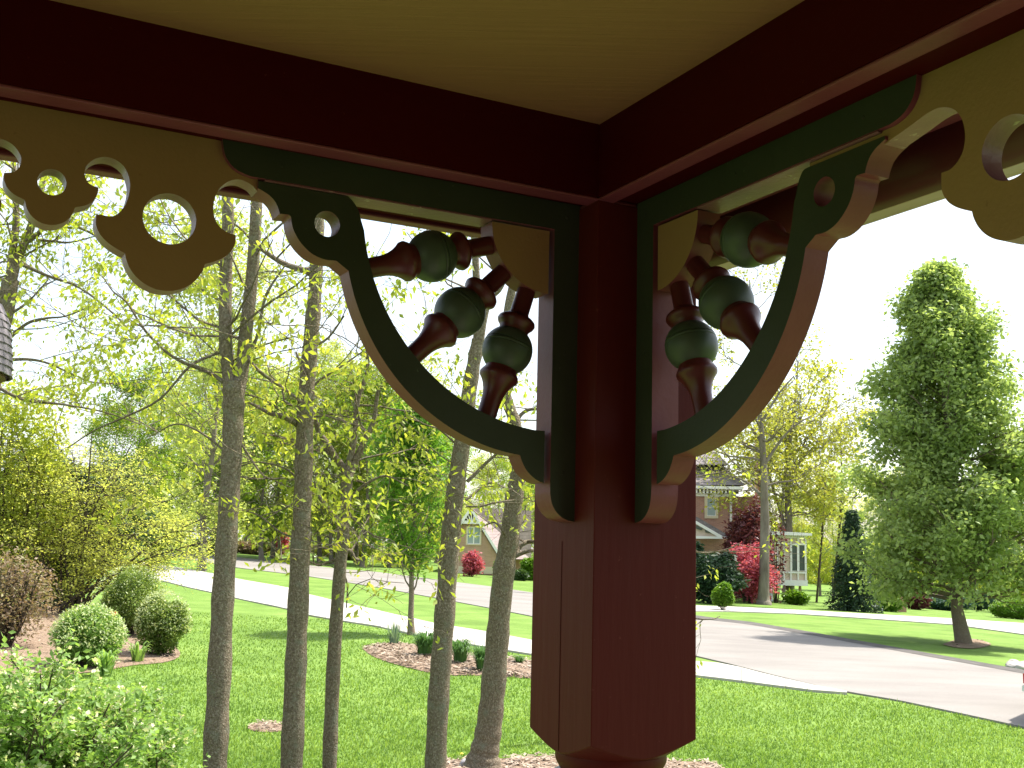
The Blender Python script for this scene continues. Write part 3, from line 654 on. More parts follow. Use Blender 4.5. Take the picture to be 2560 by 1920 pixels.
# shingled turret of the same house at the far left edge
tb = P(-243, 900, 8.5)
tt = thing('shingled_turret', 'mauve grey shingled turret wall flaring out at the left edge of the view', 'turret', (tb[0], tb[1], 0))
zt = [P(0, y, 8.5)[2] for y in (930, 880, 835, 795, 775, 760)]
rads = [P(x, 900, 8.5)[0] - tb[0] for x in (6, 2, -3, -10, -19, -26)]
nrow = 9
zz = np.linspace(zt[0], zt[-1], nrow + 1); rr_ = np.interp(zz, zt, rads)
for k in range(nrow):
    V = []; ns_ = 26; n_seg = ns_ * 2
    Fc = []
    for s in range(ns_):
        a0 = 2 * math.pi * (s + 0.5 * (k % 2)) / ns_ + 0.006; a1 = 2 * math.pi * (s + 1 + 0.5 * (k % 2)) / ns_ - 0.006
        if not (-2.2 < ((a0 + math.pi) % (2 * math.pi)) - math.pi < 1.2): continue
        j = rnd.uniform(-.006, .006); b0 = len(V)
        for a_ in (a0, a1):
            for (z_, r__) in ((zz[k] + j, rr_[k] + 0.022), (zz[k + 1] + 0.03, rr_[k + 1] + 0.002), (zz[k] + j, rr_[k] + 0.004)):
                V.append((tb[0] + math.cos(a_) * r__, tb[1] + math.sin(a_) * r__, z_))
        Fc += [(b0, b0 + 3, b0 + 4, b0 + 1), (b0, b0 + 2, b0 + 5, b0 + 3), (b0, b0 + 1, b0 + 2), (b0 + 3, b0 + 5, b0 + 4)]
    mesh('shingle_row', V, Fc, tt, [M['shake']])
v, f = lathe([(0, rads[0] * 0.8), (zt[0] - 0.02, rads[0] * 0.8), (zt[0] - 0.02, rads[0] * 0.96), (zt[-1], rads[-1] * 0.9)], (tb[0], tb[1], 0), Z, 30); mesh('turret_wall', v, f, tt, [M['housewall']])
# ------------------------------------------------------------------ plants
class Tree:
    def __init__(s, seed): s.g = np.random.RandomState(seed); s.V = []; s.F = []; s.n = 0; s.A = []
    def tube(s, pts, rad, sides):
        pts = np.asarray(pts, float); n = len(pts); rad = np.asarray(rad, float)
        t = np.gradient(pts, axis=0); t /= np.linalg.norm(t, axis=1)[:, None] + 1e-9
        ref = np.array([0.31, 0.17, 0.93]) if abs(t[0][2]) < .85 else np.array([0.95, 0.3, 0.05])
        e1 = np.cross(t, ref); e1 /= np.linalg.norm(e1, axis=1)[:, None] + 1e-9; e2 = np.cross(t, e1)
        a = np.arange(sides) * 2 * math.pi / sides
        ring = pts[:, None] + rad[:, None, None] * (e1[:, None] * np.cos(a)[None, :, None] + e2[:, None] * np.sin(a)[None, :, None])
        s.V.append(ring.reshape(-1, 3)); i, k = np.meshgrid(np.arange(n - 1), np.arange(sides), indexing='ij'); k2 = (k + 1) % sides
        f = np.stack([i * sides + k, i * sides + k2, (i + 1) * sides + k2, (i + 1) * sides + k], -1).reshape(-1, 4) + s.n
        s.F.append(f); s.n += n * sides
    def grow(s, p, d, Lg, r, lv, maxlv, kids=4, ang=(30, 60), wig=0.18, trop=0.08, tw=0.006, anchors=True, kmin=0.25, ratio=0.6, env=None):
        g = s.g; n = 5 if lv < maxlv else 4; pts = [np.array(p, float)]; d = np.array(d, float); d /= np.linalg.norm(d)
        for i in range(n):
            d = d + g.normal(0, wig, 3) + np.array([0, 0, trop]); d /= np.linalg.norm(d); pts.append(pts[-1] + d * Lg / n)
        pts = np.array(pts); rad = np.linspace(r, max(r * 0.42, tw * .6), n + 1)
        s.tube(pts, rad, 7 if r > .05 else 5 if r > .015 else 3)
        if lv >= maxlv:
            s.A.append(pts[1:]); return
        if lv == maxlv - 1: s.A.append(pts[-3:])
        for k in range(kids if not isinstance(kids, (list, tuple)) else kids[lv]):
            t = kmin + (1 - kmin) * (k + g.uniform(.2, .9)) / (kids if not isinstance(kids, (list, tuple)) else kids[lv])
            t = min(t, .98); q = t * n; i = int(q); pp = pts[i] + (pts[min(i + 1, n)] - pts[i]) * (q - i)
            td = pts[min(i + 1, n)] - pts[i]; td /= np.linalg.norm(td) + 1e-9
            az = g.uniform(0, 2 * math.pi); u = np.cross(td, [0.3, 0.5, 0.8]); u /= np.linalg.norm(u); w = np.cross(td, u)
            an = R(g.uniform(*ang)); nd = td * math.cos(an) + (u * math.cos(az) + w * math.sin(az)) * math.sin(an)
            s.grow(pp, nd, Lg * ratio * (1.15 - .5 * t) * g.uniform(.75, 1.2), max(tw, r * .5 * (1 - .35 * t)), lv + 1, maxlv, kids, ang, wig, trop, tw, kmin=kmin, ratio=ratio)
    def wood(s, name, parent, mat):
        return mesh(name, np.concatenate(s.V), np.concatenate(s.F), parent, [mat], 180)
def leaves(cent, size, g, droop=0.4, aspect=0.45, fold=0.25, jit=0.4):
    """one folded leaf per centre, as two quads joined along the midrib"""
    n = len(cent); d = g.normal(0, 1, (n, 3)); d[:, 2] = d[:, 2] * .5 - droop; d /= np.linalg.norm(d, axis=1)[:, None]
    nn = g.normal(0, 1, (n, 3)) * .7 + np.array([0, 0, 1.0]); sd = np.cross(d, nn); sd /= np.linalg.norm(sd, axis=1)[:, None] + 1e-9; up = np.cross(sd, d)
    L_ = (size * g.uniform(1 - jit, 1 + jit, n))[:, None]; w = L_ * aspect * .5
    a = cent; b_ = cent + d * L_; m1 = cent + d * L_ * .45 + sd * w + up * w * fold; m2 = cent + d * L_ * .45 - sd * w + up * w * fold
    V = np.stack([a, m1, b_, m2], 1).reshape(-1, 3); i = np.arange(n)[:, None] * 4
    F_ = np.concatenate([i + np.array([[0, 1, 2]]), i + np.array([[0, 2, 3]])], 1).reshape(-1, 3)
    return V, F_
def crown(name, parent, mat, A, per, sig, size, seed, **kw):
    g = np.random.RandomState(seed); A = np.asarray(A)
    c = np.repeat(A, per, 0) + g.normal(0, 1, (len(A) * per, 3)) * sig * np.array([1, 1, .7])
    V, F_ = leaves(c, size, g, **kw); return tag(mesh(name, V, F_, parent, [mat]), kind='stuff')

def tracepts(tr, Y, yj=0.0, seed=0):
    g = np.random.RandomState(seed); out = []; rad = []
    yy = Y
    for k, q in enumerate(tr):
        if k: yy += g.normal(0, yj)
        out.append(P(q[0], q[1], yy)); rad.append(q[2] / 2 * yy / FPX * 1.01)
    return np.array(out), np.array(rad)
def smoothpts(pts, rad, n):
    q = np.concatenate([pts, rad[:, None]], 1); s = np.array(spline([tuple(x) for x in q], n=n)); return s[:, :3], s[:, 3]
def near_tree(label, Y, trunk, forks, limbs, seed, leafn=4, lsize=0.068, sprays=26, flare=None, to_ground=True, leafmat_='leaf_spring', name='young_tree', group='slender trees on the lawn before the porch', lvl=3, base_ext=True, sig=0.10, topg=True):
    T = Tree(seed); g = T.g
    pts, rad = tracepts(trunk, Y)
    if base_ext:
        b0 = pts[0]; dv = (pts[0] - pts[1]) / abs(pts[0][2] - pts[1][2]); gz = float(h(b0[0], b0[1])) - 0.05
        if b0[2] > gz + .05:
            e = b0 + dv * (b0[2] - gz); pts = np.vstack([e, b0 + dv * (b0[2] - gz) * .75, pts]); rad = np.r_[rad[0] * 1.55, rad[0] * 1.15, rad]
        else: pts[0][2] = gz
    sp, sr = smoothpts(pts, rad, 5)
    # gentle knobbly radius
    sr = sr * (1 + 0.05 * np.sin(np.arange(len(sr)) * 1.7 + seed) + g.normal(0, .02, len(sr)))
    t = thing(name, label, 'tree', (sp[0][0], sp[0][1], float(h(sp[0][0], sp[0][1]))), group)
    T.tube(sp, sr, 16)
    spines = []
    for fk in forks:
        fp, fr = tracepts(fk, Y, 0.05, seed + 1); fp, fr = smoothpts(fp, fr, 5); T.tube(fp, fr, 12); spines.append((fp, fr))
    if not forks: spines.append((sp[len(sp) // 2:], sr[len(sr) // 2:]))
    for k, lb in enumerate(limbs):
        lp, lr = tracepts(lb, Y, 0.10, seed + 5 + k); lp[0][1] = Y; lp, lr = smoothpts(lp, lr, 4); T.tube(lp, lr, 6); spines.append((lp, lr))
    tot = sum(np.linalg.norm(np.diff(a, axis=0), axis=1).sum() for a, _ in spines)
    for sp_, sr_ in spines:
        ln = np.linalg.norm(np.diff(sp_, axis=0), axis=1).sum(); m_ = max(3, int(sprays * ln / tot))
        for q in range(m_):
            i = int(g.uniform(.12, 1) * (len(sp_) - 1)); az = g.uniform(0, 6.28); dd = np.array([math.cos(az), math.sin(az) * .9, g.uniform(-.05, .6)])
            r0 = min(sr_[i] * .45, 0.014)
            T.grow(sp_[i], dd, g.uniform(.7, 1.5), max(r0, .006), 1, lvl, 3, (25, 60), .2, .02, .0028, ratio=.62)
    T.wood('trunk', t, M['bark'])
    A = np.concatenate(T.A); A = A[g.uniform(0, 1, len(A)) < .26]
    crown('crown', t, M[leafmat_], A, leafn + 3, sig * .62, lsize, seed + 9, droop=1.1, aspect=.46)
    return t

near_tree('leftmost of the slender trees, its grey trunk splitting in two at bracket height', 9.6,
    [(536, 1930, 60), (545, 1750, 57), (557, 1500, 53), (568, 1330, 51), (577, 1180, 50), (582, 1080, 50), (584, 1000, 54), (583, 955, 52)],
    [[(578, 985, 36), (570, 920, 33), (564, 850, 33), (564, 700, 32), (570, 560, 30), (568, 440, 29), (574, 200, 27), (578, -150, 20)],
     [(590, 1000, 36), (604, 930, 34), (616, 820, 33), (631, 680, 31), (640, 540, 30), (646, 400, 28), (660, 150, 24), (668, -150, 18)]],
    [[(575, 965, 14), (520, 931, 10), (469, 911, 9), (425, 887, 8), (381, 847, 7), (351, 810, 6), (317, 756, 5), (283, 729, 4), (256, 690, 3)],
     [(572, 875, 10), (530, 888, 8), (472, 918, 7), (398, 999, 6), (304, 1046, 5), (236, 1076, 4), (169, 1120, 3)],
     [(617, 894, 10), (648, 928, 9), (700, 965, 8), (742, 995, 7)],
     [(612, 885, 12), (641, 847, 9), (658, 762, 8), (675, 719, 7), (712, 665, 4)],
     [(568, 760, 8), (500, 720, 6), (420, 640, 5), (360, 560, 4), (300, 520, 3)],
     [(565, 1130, 7), (500, 1080, 6), (440, 1060, 4), (380, 1090, 3)],
     [(600, 1105, 7), (660, 1190, 5), (715, 1195, 4)]], 11, sprays=24)
near_tree('straight grey trunk, second from the left, reaching up behind the green bracket', 10.2,
    [(728, 1930, 55), (738, 1700, 52), (746, 1500, 50), (754, 1300, 47), (759, 1180, 45), (765, 1000, 42), (777, 850, 38), (790, 680, 34), (800, 400, 30), (806, 100, 24), (808, -200, 16)], [],
    [[(768, 1075, 20), (745, 1062, 17), (715, 1044, 15), (677, 1034, 12), (640, 1015, 9), (610, 1000, 6)],
     [(786, 690, 18), (760, 676, 16), (725, 665, 15), (690, 648, 13), (640, 612, 9), (600, 570, 6), (560, 545, 4)],
     [(766, 985, 8), (800, 950, 6), (840, 925, 5), (905, 880, 4)],
     [(757, 1220, 6), (720, 1175, 5), (650, 1155, 4), (600, 1165, 3)],
     [(752, 1350, 6), (700, 1330, 5), (650, 1290, 4), (605, 1275, 3)],
     [(775, 870, 8), (820, 845, 6), (860, 790, 4)]], 12, sprays=2)
near_tree('thin trunk branching low into crooked limbs, middle one of the slender trees', 10.8,
    [(823, 1930, 36), (832, 1700, 34), (842, 1530, 32), (852, 1400, 31), (861, 1300, 30), (868, 1190, 27)],
    [[(868, 1200, 20), (862, 1175, 19), (842, 1148, 17), (815, 1105, 15), (797, 1078, 13), (778, 1015, 11), (762, 950, 8), (740, 880, 5)],
     [(868, 1200, 22), (873, 1160, 18), (886, 1091, 15), (895, 996, 13), (918, 933, 10), (918, 870, 9), (926, 760, 7), (935, 640, 4)],
     [(870, 1200, 20), (885, 1160, 18), (915, 1095, 15), (935, 1050, 12), (945, 983, 9), (970, 945, 7), (1005, 915, 4)]],
    [[(860, 1335, 14), (845, 1310, 13), (825, 1275, 12), (800, 1245, 10), (789, 1215, 8), (792, 1175, 5)],
     [(866, 1250, 10), (885, 1235, 9), (917, 1209, 7), (965, 1190, 5), (1020, 1215, 3)],
     [(856, 1372, 15), (876, 1380, 13), (886, 1396, 10), (902, 1401, 6)],
     [(848, 1395, 9), (820, 1406, 8), (796, 1413, 6), (774, 1404, 4)],
     [(860, 1280, 8), (900, 1310, 6), (935, 1340, 5), (985, 1355, 3), (1010, 1420, 2)],
     [(852, 1420, 5), (868, 1460, 4), (866, 1520, 3)]], 13, sprays=2, leafn=2)
near_tree('mottled grey trunk leaning right, second from the post on the left side', 11.2,
    [(1088, 1930, 52), (1096, 1750, 51), (1107, 1600, 50), (1118, 1450, 48), (1130, 1300, 47), (1145, 1180, 44), (1158, 1090, 42), (1170, 1000, 38), (1184, 910, 36), (1196, 850, 34)],
    [[(1196, 860, 28), (1206, 800, 25), (1222, 745, 22), (1250, 715, 20), (1275, 640, 16), (1290, 500, 12), (1300, 300, 8)],
     [(1194, 860, 26), (1196, 790, 22), (1190, 680, 19), (1186, 560, 16), (1180, 300, 10)]],
    [[(1168, 1204, 10), (1195, 1178, 9), (1218, 1155, 8), (1248, 1128, 6), (1275, 1090, 4)],
     [(1165, 1250, 7), (1200, 1222, 6), (1229, 1206, 5), (1268, 1223, 4)],
     [(1160, 1266, 6), (1200, 1266, 5), (1240, 1256, 5), (1285, 1250, 4)],
     [(1150, 1120, 6), (1100, 1075, 5), (1060, 1060, 4), (1010, 1030, 3)]], 14, sprays=2)
T5 = near_tree('smooth bent trunk with a flared foot, nearest to the maroon post', 12.1,
    [(1207, 1915, 96), (1210, 1885, 74), (1219, 1840, 64), (1228, 1770, 60), (1240, 1640, 57), (1252, 1500, 54), (1264, 1400, 52), (1277, 1326, 48), (1286, 1239, 44), (1298, 1170, 38), (1297, 1110, 34), (1285, 1050, 30), (1268, 1000, 27), (1262, 930, 25), (1266, 800, 22), (1284, 700, 20), (1300, 560, 14), (1300, 300, 8)], [],
    [[(1288, 1390, 16), (1295, 1372, 14), (1307, 1360, 12), (1322, 1354, 11), (1345, 1353, 9), (1400, 1340, 6)],
     [(1285, 1392, 12), (1302, 1384, 11), (1322, 1378, 9), (1350, 1375, 7), (1400, 1390, 5)],
     [(1275, 1372, 8), (1266, 1345, 7), (1256, 1326, 6), (1236, 1306, 5), (1210, 1315, 3)],
     [(1292, 1060, 12), (1300, 1040, 10), (1320, 1025, 9), (1350, 1022, 6)]], 15, sprays=2, base_ext=False, leafn=4)
# bough hanging into view to the right of the post, from the same tree's far side: its own young tree hidden behind the post
near_tree('young tree hidden behind the post, its limp yellow leaves reaching out on the right side', 15.0,
    [(1560, 1800, 26), (1560, 1600, 24), (1562, 1450, 22), (1566, 1300, 20), (1570, 1150, 17), (1575, 1000, 13), (1580, 800, 8)], [],
    [[(1568, 1230, 10), (1640, 1215, 7), (1700, 1200, 6), (1760, 1188, 4), (1810, 1178, 3), (1835, 1150, 2)],
     [(1564, 1390, 9), (1640, 1375, 7), (1720, 1378, 5), (1770, 1382, 4), (1820, 1372, 3), (1850, 1358, 2)],
     [(1562, 1500, 8), (1660, 1520, 5), (1730, 1545, 4), (1780, 1548, 3), (1800, 1540, 2)]], 16, sprays=12, lsize=0.075, lvl=2)

# big dark-trunked maple at the upper left, foot outside the frame
near_tree('dark trunked maple with fresh leaves rising along the left edge of the view', 12.5,
    [(-95, 1500, 62), (-60, 1200, 55), (-30, 1000, 50), (-5, 850, 46), (16, 760, 44), (26, 700, 40)],
    [[(24, 715, 30), (40, 655, 26), (60, 610, 22), (80, 560, 20), (98, 500, 17), (112, 420, 13), (130, 300, 9)],
     [(24, 715, 24), (30, 640, 20), (40, 560, 18), (38, 470, 15), (30, 350, 10)]],
    [[(66, 605, 14), (95, 585, 12), (110, 560, 10), (130, 520, 7), (160, 480, 4)],
     [(90, 600, 8), (130, 603, 7), (175, 606, 5), (240, 590, 3)],
     [(5, 860, 12), (40, 830, 10), (75, 805, 8), (120, 795, 6), (165, 790, 4), (240, 760, 3)],
     [(15, 790, 8), (50, 770, 7), (80, 745, 5), (120, 700, 3)],
     [(-10, 905, 9), (55, 898, 8), (110, 905, 6), (170, 930, 5), (230, 955, 4), (310, 960, 3)],
     [(40, 655, 10), (120, 690, 8), (200, 720, 6), (290, 790, 5), (340, 850, 3)],
     [(100, 500, 9), (180, 560, 7), (260, 600, 6), (330, 680, 4), (380, 740, 3)],
     [(-20, 960, 10), (60, 1000, 8), (150, 1010, 6), (260, 1030, 4), (350, 1060, 3)]], 17, sprays=60, lsize=0.075, leafmat_='leaf_spring', leafn=7, name='maple_tree', group=None, sig=.16)

# generic tree meshes ------------------------------------------------
def gen_tree(seed, H, r0, cb, cw, kids, lv, per, sig, lsize, up=0.1, ang=(35, 65), nlimb=22, taper=1.0, shape='round', tw=.01, lean=0.0, aspect=.7, thin=1.0, topr=.15, limbr=.38):
    T = Tree(seed); g = T.g
    n = 12; z = np.linspace(0, H, n); xy = np.cumsum(g.normal(0, H * .006, (n, 2)), 0) + np.stack([z * lean, z * 0], -1); xy[0] = 0
    pts = np.concatenate([xy, z[:, None]], 1); rad = r0 * (1 - (z / H) ** 1.1 * (1 - topr * .4)) ; rad[0] *= 1.35
    T.tube(pts, rad, 10)
    for k in range(nlimb):
        t = cb + (1 - cb) * ((k + g.uniform(0, .8)) / nlimb) ** (1.3 if shape == 'cone' else .9); t = min(t, .985)
        f = (t - cb) / (1 - cb)
        prof = {'round': math.sin(math.pi * min(1, .18 + f * .80)) ** .7, 'cone': (1 - f) ** .80 * min(1, .85 + f * 2) + .02, 'column': min(1, .5 + f * 3) * (1 - f ** 3) + .1,
                'vase': .45 + .55 * math.sin(math.pi * f)}[shape]
        pz = t * H; p = np.array([np.interp(pz, z, pts[:, 0]), np.interp(pz, z, pts[:, 1]), pz]); az = k * 2.399 + g.uniform(-.5, .5)
        e = g.uniform(.15, .75) + f * .6 if shape != 'cone' else .1 + f * .8
        if shape == 'column': e = 1.2 + f
        d = np.array([math.cos(az), math.sin(az), e]); d /= np.linalg.norm(d)
        Lg = cw * prof * g.uniform(.72, 1.12) / max(.5, math.hypot(d[0], d[1]))
        T.grow(p, d, Lg, max(tw, r0 * (1 - t) * limbr + r0 * .05), 1, lv, kids, ang, .12, up, tw)
    A = np.concatenate(T.A); A = A[g.uniform(0, 1, len(A)) < thin]
    if shape == 'cone': A = A[A[:, 2] > 1.6]
    return T, A
def mk(name_t, seed, per, sig, lsize, barkm, leafm, **kw):
    la = kw.pop('aspect', .7); dr = kw.pop('droop', .4); T, A = gen_tree(seed, per=per, sig=sig, lsize=lsize, kids=kw.pop('kids', 3), lv=kw.pop('lv', 3), **kw)
    r_ = thing(name_t, 'x', 'tree'); T.wood('trunk', r_, barkm); crown('crown', r_, leafm, A, per, sig, lsize, seed + 1, droop=dr, aspect=la)
    return r_
def dup(root, loc, rz=0, sc=(1, 1, 1), label=None, group=None, name=None, first=False):
    r_ = root if first else root.copy()
    if not first:
        C.objects.link(r_)
        for ch in root.children:
            c = ch.copy(); C.objects.link(c); c.parent = r_
            for g_ in ch.children:
                d = g_.copy(); C.objects.link(d); d.parent = c
    r_.location = tuple(map(float, loc)); r_.rotation_euler = (0, 0, rz); r_.scale = sc
    if label: r_['label'] = label
    if group: r_['group'] = group
    return r_

# woods beyond the road
W = []
for k in range(4):
    W.append(mk('woodland_tree', 40 + k, 12, .38, .20, M['bark_far'], [M['leaf_pale'], M['leaf_spring'], M['leaf_spring_green'], M['leaf_ochre']][k], H=[19, 17, 15, 20][k], r0=.2, cb=.09, cw=3.8, nlimb=30, shape='vase', tw=.016, up=.12, thin=.95, kids=3))
wl_u = 0
wl = [['tall thin pale green tree in the woods beyond the road'], ['yellow green tree in the woods beyond the road'], ['fresh green bushy tree in the woods beyond the road'], ['ochre green tall tree in the woods beyond the road']]
spots = [(530, 1395, 92, 0), (680, 1397, 96, 1), (830, 1400, 92, 0), (890, 1405, 99, 1), (975, 1410, 93, 0), (1065, 1414, 97, 2), (505, 1398, 62, 0), (560, 1392, 85, 2), (610, 1388, 120, 1), (655, 1392, 88, 2), (700, 1396, 100, 0), (752, 1390, 125, 3), (800, 1394, 95, 0), (850, 1398, 110, 1), (905, 1404, 90, 2), (950, 1404, 120, 0), (1000, 1412, 96, 3), (1050, 1415, 112, 1), (1090, 1410, 128, 2),
         (1200, 1412, 135, 0), (1245, 1412, 118, 1), (1310, 1418, 112, 2), (1370, 1425, 125, 0), (1450, 1430, 130, 3),
         (1960, 1480, 98, 3), (2000, 1478, 115, 1), (2050, 1484, 100, 1), (2085, 1484, 118, 3), (2130, 1484, 105, 2), (2180, 1490, 112, 0), (2250, 1492, 105, 3), (2330, 1492, 118, 1), (2420, 1500, 95, 1), (2500, 1500, 110, 3), (2570, 1500, 90, 1),
         (450, 1390, 95, 2), (395, 1385, 110, 0), (330, 1380, 75, 2), (270, 1385, 90, 1)]
used = set()
for i, (px, py, D, k) in enumerate(spots):
    d = ray(px, py); s_ = D / d[1]; x, y = d[0] * s_, d[1] * s_; sc = rnd.uniform(.70, .92) * (.75 if 1170 < px < 1480 else 1.0) * (.82 if px < 480 else 1)
    if px > 1900: sc *= .62 if px > 1990 else .8
    where = 'seen left of the forked trunk' if px < 500 else 'seen between the slender trunks' if px < 1130 else 'seen beside and behind the post' if px < 1500 else 'seen right of the oak' if px < 2200 else 'seen behind the pear tree'
    kd = ['pale green', 'yellow green', 'fresh green', 'ochre green'][k]
    dup(W[k], (x, y, float(h(x, y)) - .1), rnd.uniform(0, 6.28), (sc * 1.1, sc * 1.1, sc), '%s woodland tree beyond the road, %s' % (kd, where), '%s woodland trees %s' % (kd, where), first=k not in used); used.add(k)

# street tree beside the mulch bed
def place_px(root, px, py, **kw):
    p = at(px, py); return dup(root, p, **kw), p
st = mk('street_tree', 61, 34, .15, .11, M['bark'], M['leaf_street'], H=5.5, r0=.085, cb=.17, cw=1.25, nlimb=44, shape='column', tw=.006, up=.25, kids=3, lv=2, limbr=.3, ang=(20, 45), aspect=.55)
st['label'] = 'dense bright green upright street tree at the tip of the mulch bed by the sidewalk'
p = at(1028, 1588); dup(st, p, 0.4, (1.0, 1.0, 1.0), first=True)
# large ornamental pear on the right
pr = mk('pear_tree', 63, 19, .27, .17, M['bark'], M['leaf_pear'], H=12.6, r0=.21, cb=.115, lean=-.03, cw=3.3, nlimb=118, shape='cone', tw=.012, up=.10, kids=3, lv=3, limbr=.3, ang=(25, 55), aspect=.6, droop=.5)
pr['label'] = 'large conical mid green pear tree standing on the grass strip at the right'
p = at(2410, 1612); dup(pr, p, 0.2, (1, 1, 1), first=True)
print('pear at', p)

# tall oak in front of the brick house, traced
def oak(label, base, Y, trunk, limbs, seed, lm, r_sp=60, lsize=.3, per=4, sig=.45, glen=(2.5, 4.5), name='oak_tree', lvl=3, bark='bark_far', tw=.02, thin=.8, group=None):
    T = Tree(seed); g = T.g; pts, rad = tracepts(trunk, Y); pts, rad = smoothpts(pts, rad, 4)
    gz = float(h(pts[0][0], pts[0][1])); pts[0][2] = min(pts[0][2], gz)
    t = thing(name, label, 'tree', (pts[0][0], pts[0][1], gz), group); T.tube(pts, rad, 12); sp = [(pts[len(pts) // 3:], rad[len(pts) // 3:])]
    for k, lb in enumerate(limbs):
        lp, lr = tracepts(lb, Y, .5, seed + k); lp, lr = smoothpts(lp, lr, 3); T.tube(lp, lr, 7); sp.append((lp, lr))
    tot = sum(np.linalg.norm(np.diff(a, axis=0), axis=1).sum() for a, _ in sp)
    for a_, r_ in sp:
        ln = np.linalg.norm(np.diff(a_, axis=0), axis=1).sum(); m_ = max(3, int(r_sp * ln / tot))
        for q in range(m_):
            i = int(g.uniform(.1, 1) * (len(a_) - 1)); az = g.uniform(0, 6.28); dd = np.array([math.cos(az), math.sin(az), g.uniform(-.1, .7)])
            T.grow(a_[i], dd, g.uniform(*glen), max(min(r_[i] * .4, .08), tw), 1, lvl, 3, (25, 60), .18, .04, tw, ratio=.6)
    T.wood('trunk', t, M[bark]); A = np.concatenate(T.A); A = A[g.uniform(0, 1, len(A)) < thin]; crown('crown', t, M[lm], A, per, sig, lsize, seed + 3, droop=.5, aspect=.75); return t
oak('tall oak with ochre green spring leaves and a pale straight trunk before the brick house', None, 66,
    [(1909, 1506, 40), (1909, 1490, 28), (1911, 1400, 24), (1912, 1300, 22), (1911, 1250, 19), (1909, 1170, 17), (1905, 1100, 15), (1900, 1040, 12), (1893, 960, 9), (1885, 860, 7), (1878, 760, 5), (1874, 700, 3)],
    [[(1909, 1165, 10), (1935, 1125, 8), (1965, 1085, 6), (2000, 1055, 5), (2030, 1040, 3)], [(1911, 1215, 7), (1950, 1205, 5), (1985, 1200, 4), (2030, 1170, 3)],
     [(1911, 1250, 9), (1895, 1230, 8), (1865, 1205, 6), (1830, 1190, 4), (1770, 1180, 3)], [(1905, 1110, 8), (1880, 1070, 6), (1850, 1040, 5), (1800, 1010, 3)],
     [(1902, 1060, 8), (1925, 1020, 6), (1950, 980, 5), (1985, 940, 3)]], 71, 'leaf_ochre', r_sp=38, per=5, lsize=.17, sig=.32)
oak('second oak just right of the tallest one, leafing out ochre green above the sunroom', None, 76,
    [(1976, 1500, 22), (1974, 1400, 19), (1972, 1300, 17), (1968, 1200, 15), (1972, 1120, 12), (1982, 1050, 9), (1990, 980, 6), (1995, 900, 3)],
    [[(1962, 1330, 9), (1955, 1290, 9), (1945, 1260, 8), (1930, 1215, 6), (1920, 1170, 4)], [(1968, 1210, 8), (1990, 1170, 7), (2020, 1130, 5), (2060, 1100, 3)], [(1972, 1250, 6), (2010, 1240, 5), (2060, 1220, 3)],
     [(1980, 1080, 7), (2010, 1030, 5), (2035, 970, 3)]], 72, 'leaf_ochre', r_sp=60, per=5, lsize=.24, sig=.4)
oak('thin bare stemmed sapling between the sunroom and the dark spruce', None, 78, [(2040, 1522, 6), (2046, 1450, 5), (2055, 1340, 5), (2060, 1260, 4), (2064, 1180, 3)], [[(2058, 1300, 3), (2085, 1275, 3), (2120, 1250, 2)]], 73, 'leaf_pale', r_sp=18, per=3, lsize=.2, glen=(1.2, 2.4), lvl=2, tw=.012, name='sapling', bark='bark_dark')
oak('thin leaning sapling close to the left side of the dark spruce', None, 80, [(2080, 1528, 8), (2088, 1440, 6), (2100, 1300, 6), (2104, 1200, 4), (2102, 1100, 3)], [[(2100, 1280, 3), (2130, 1250, 3), (2150, 1230, 2)]], 74, 'leaf_pale', r_sp=20, per=3, lsize=.2, glen=(1.2, 2.4), lvl=2, tw=.012, name='sapling', bark='bark_dark')

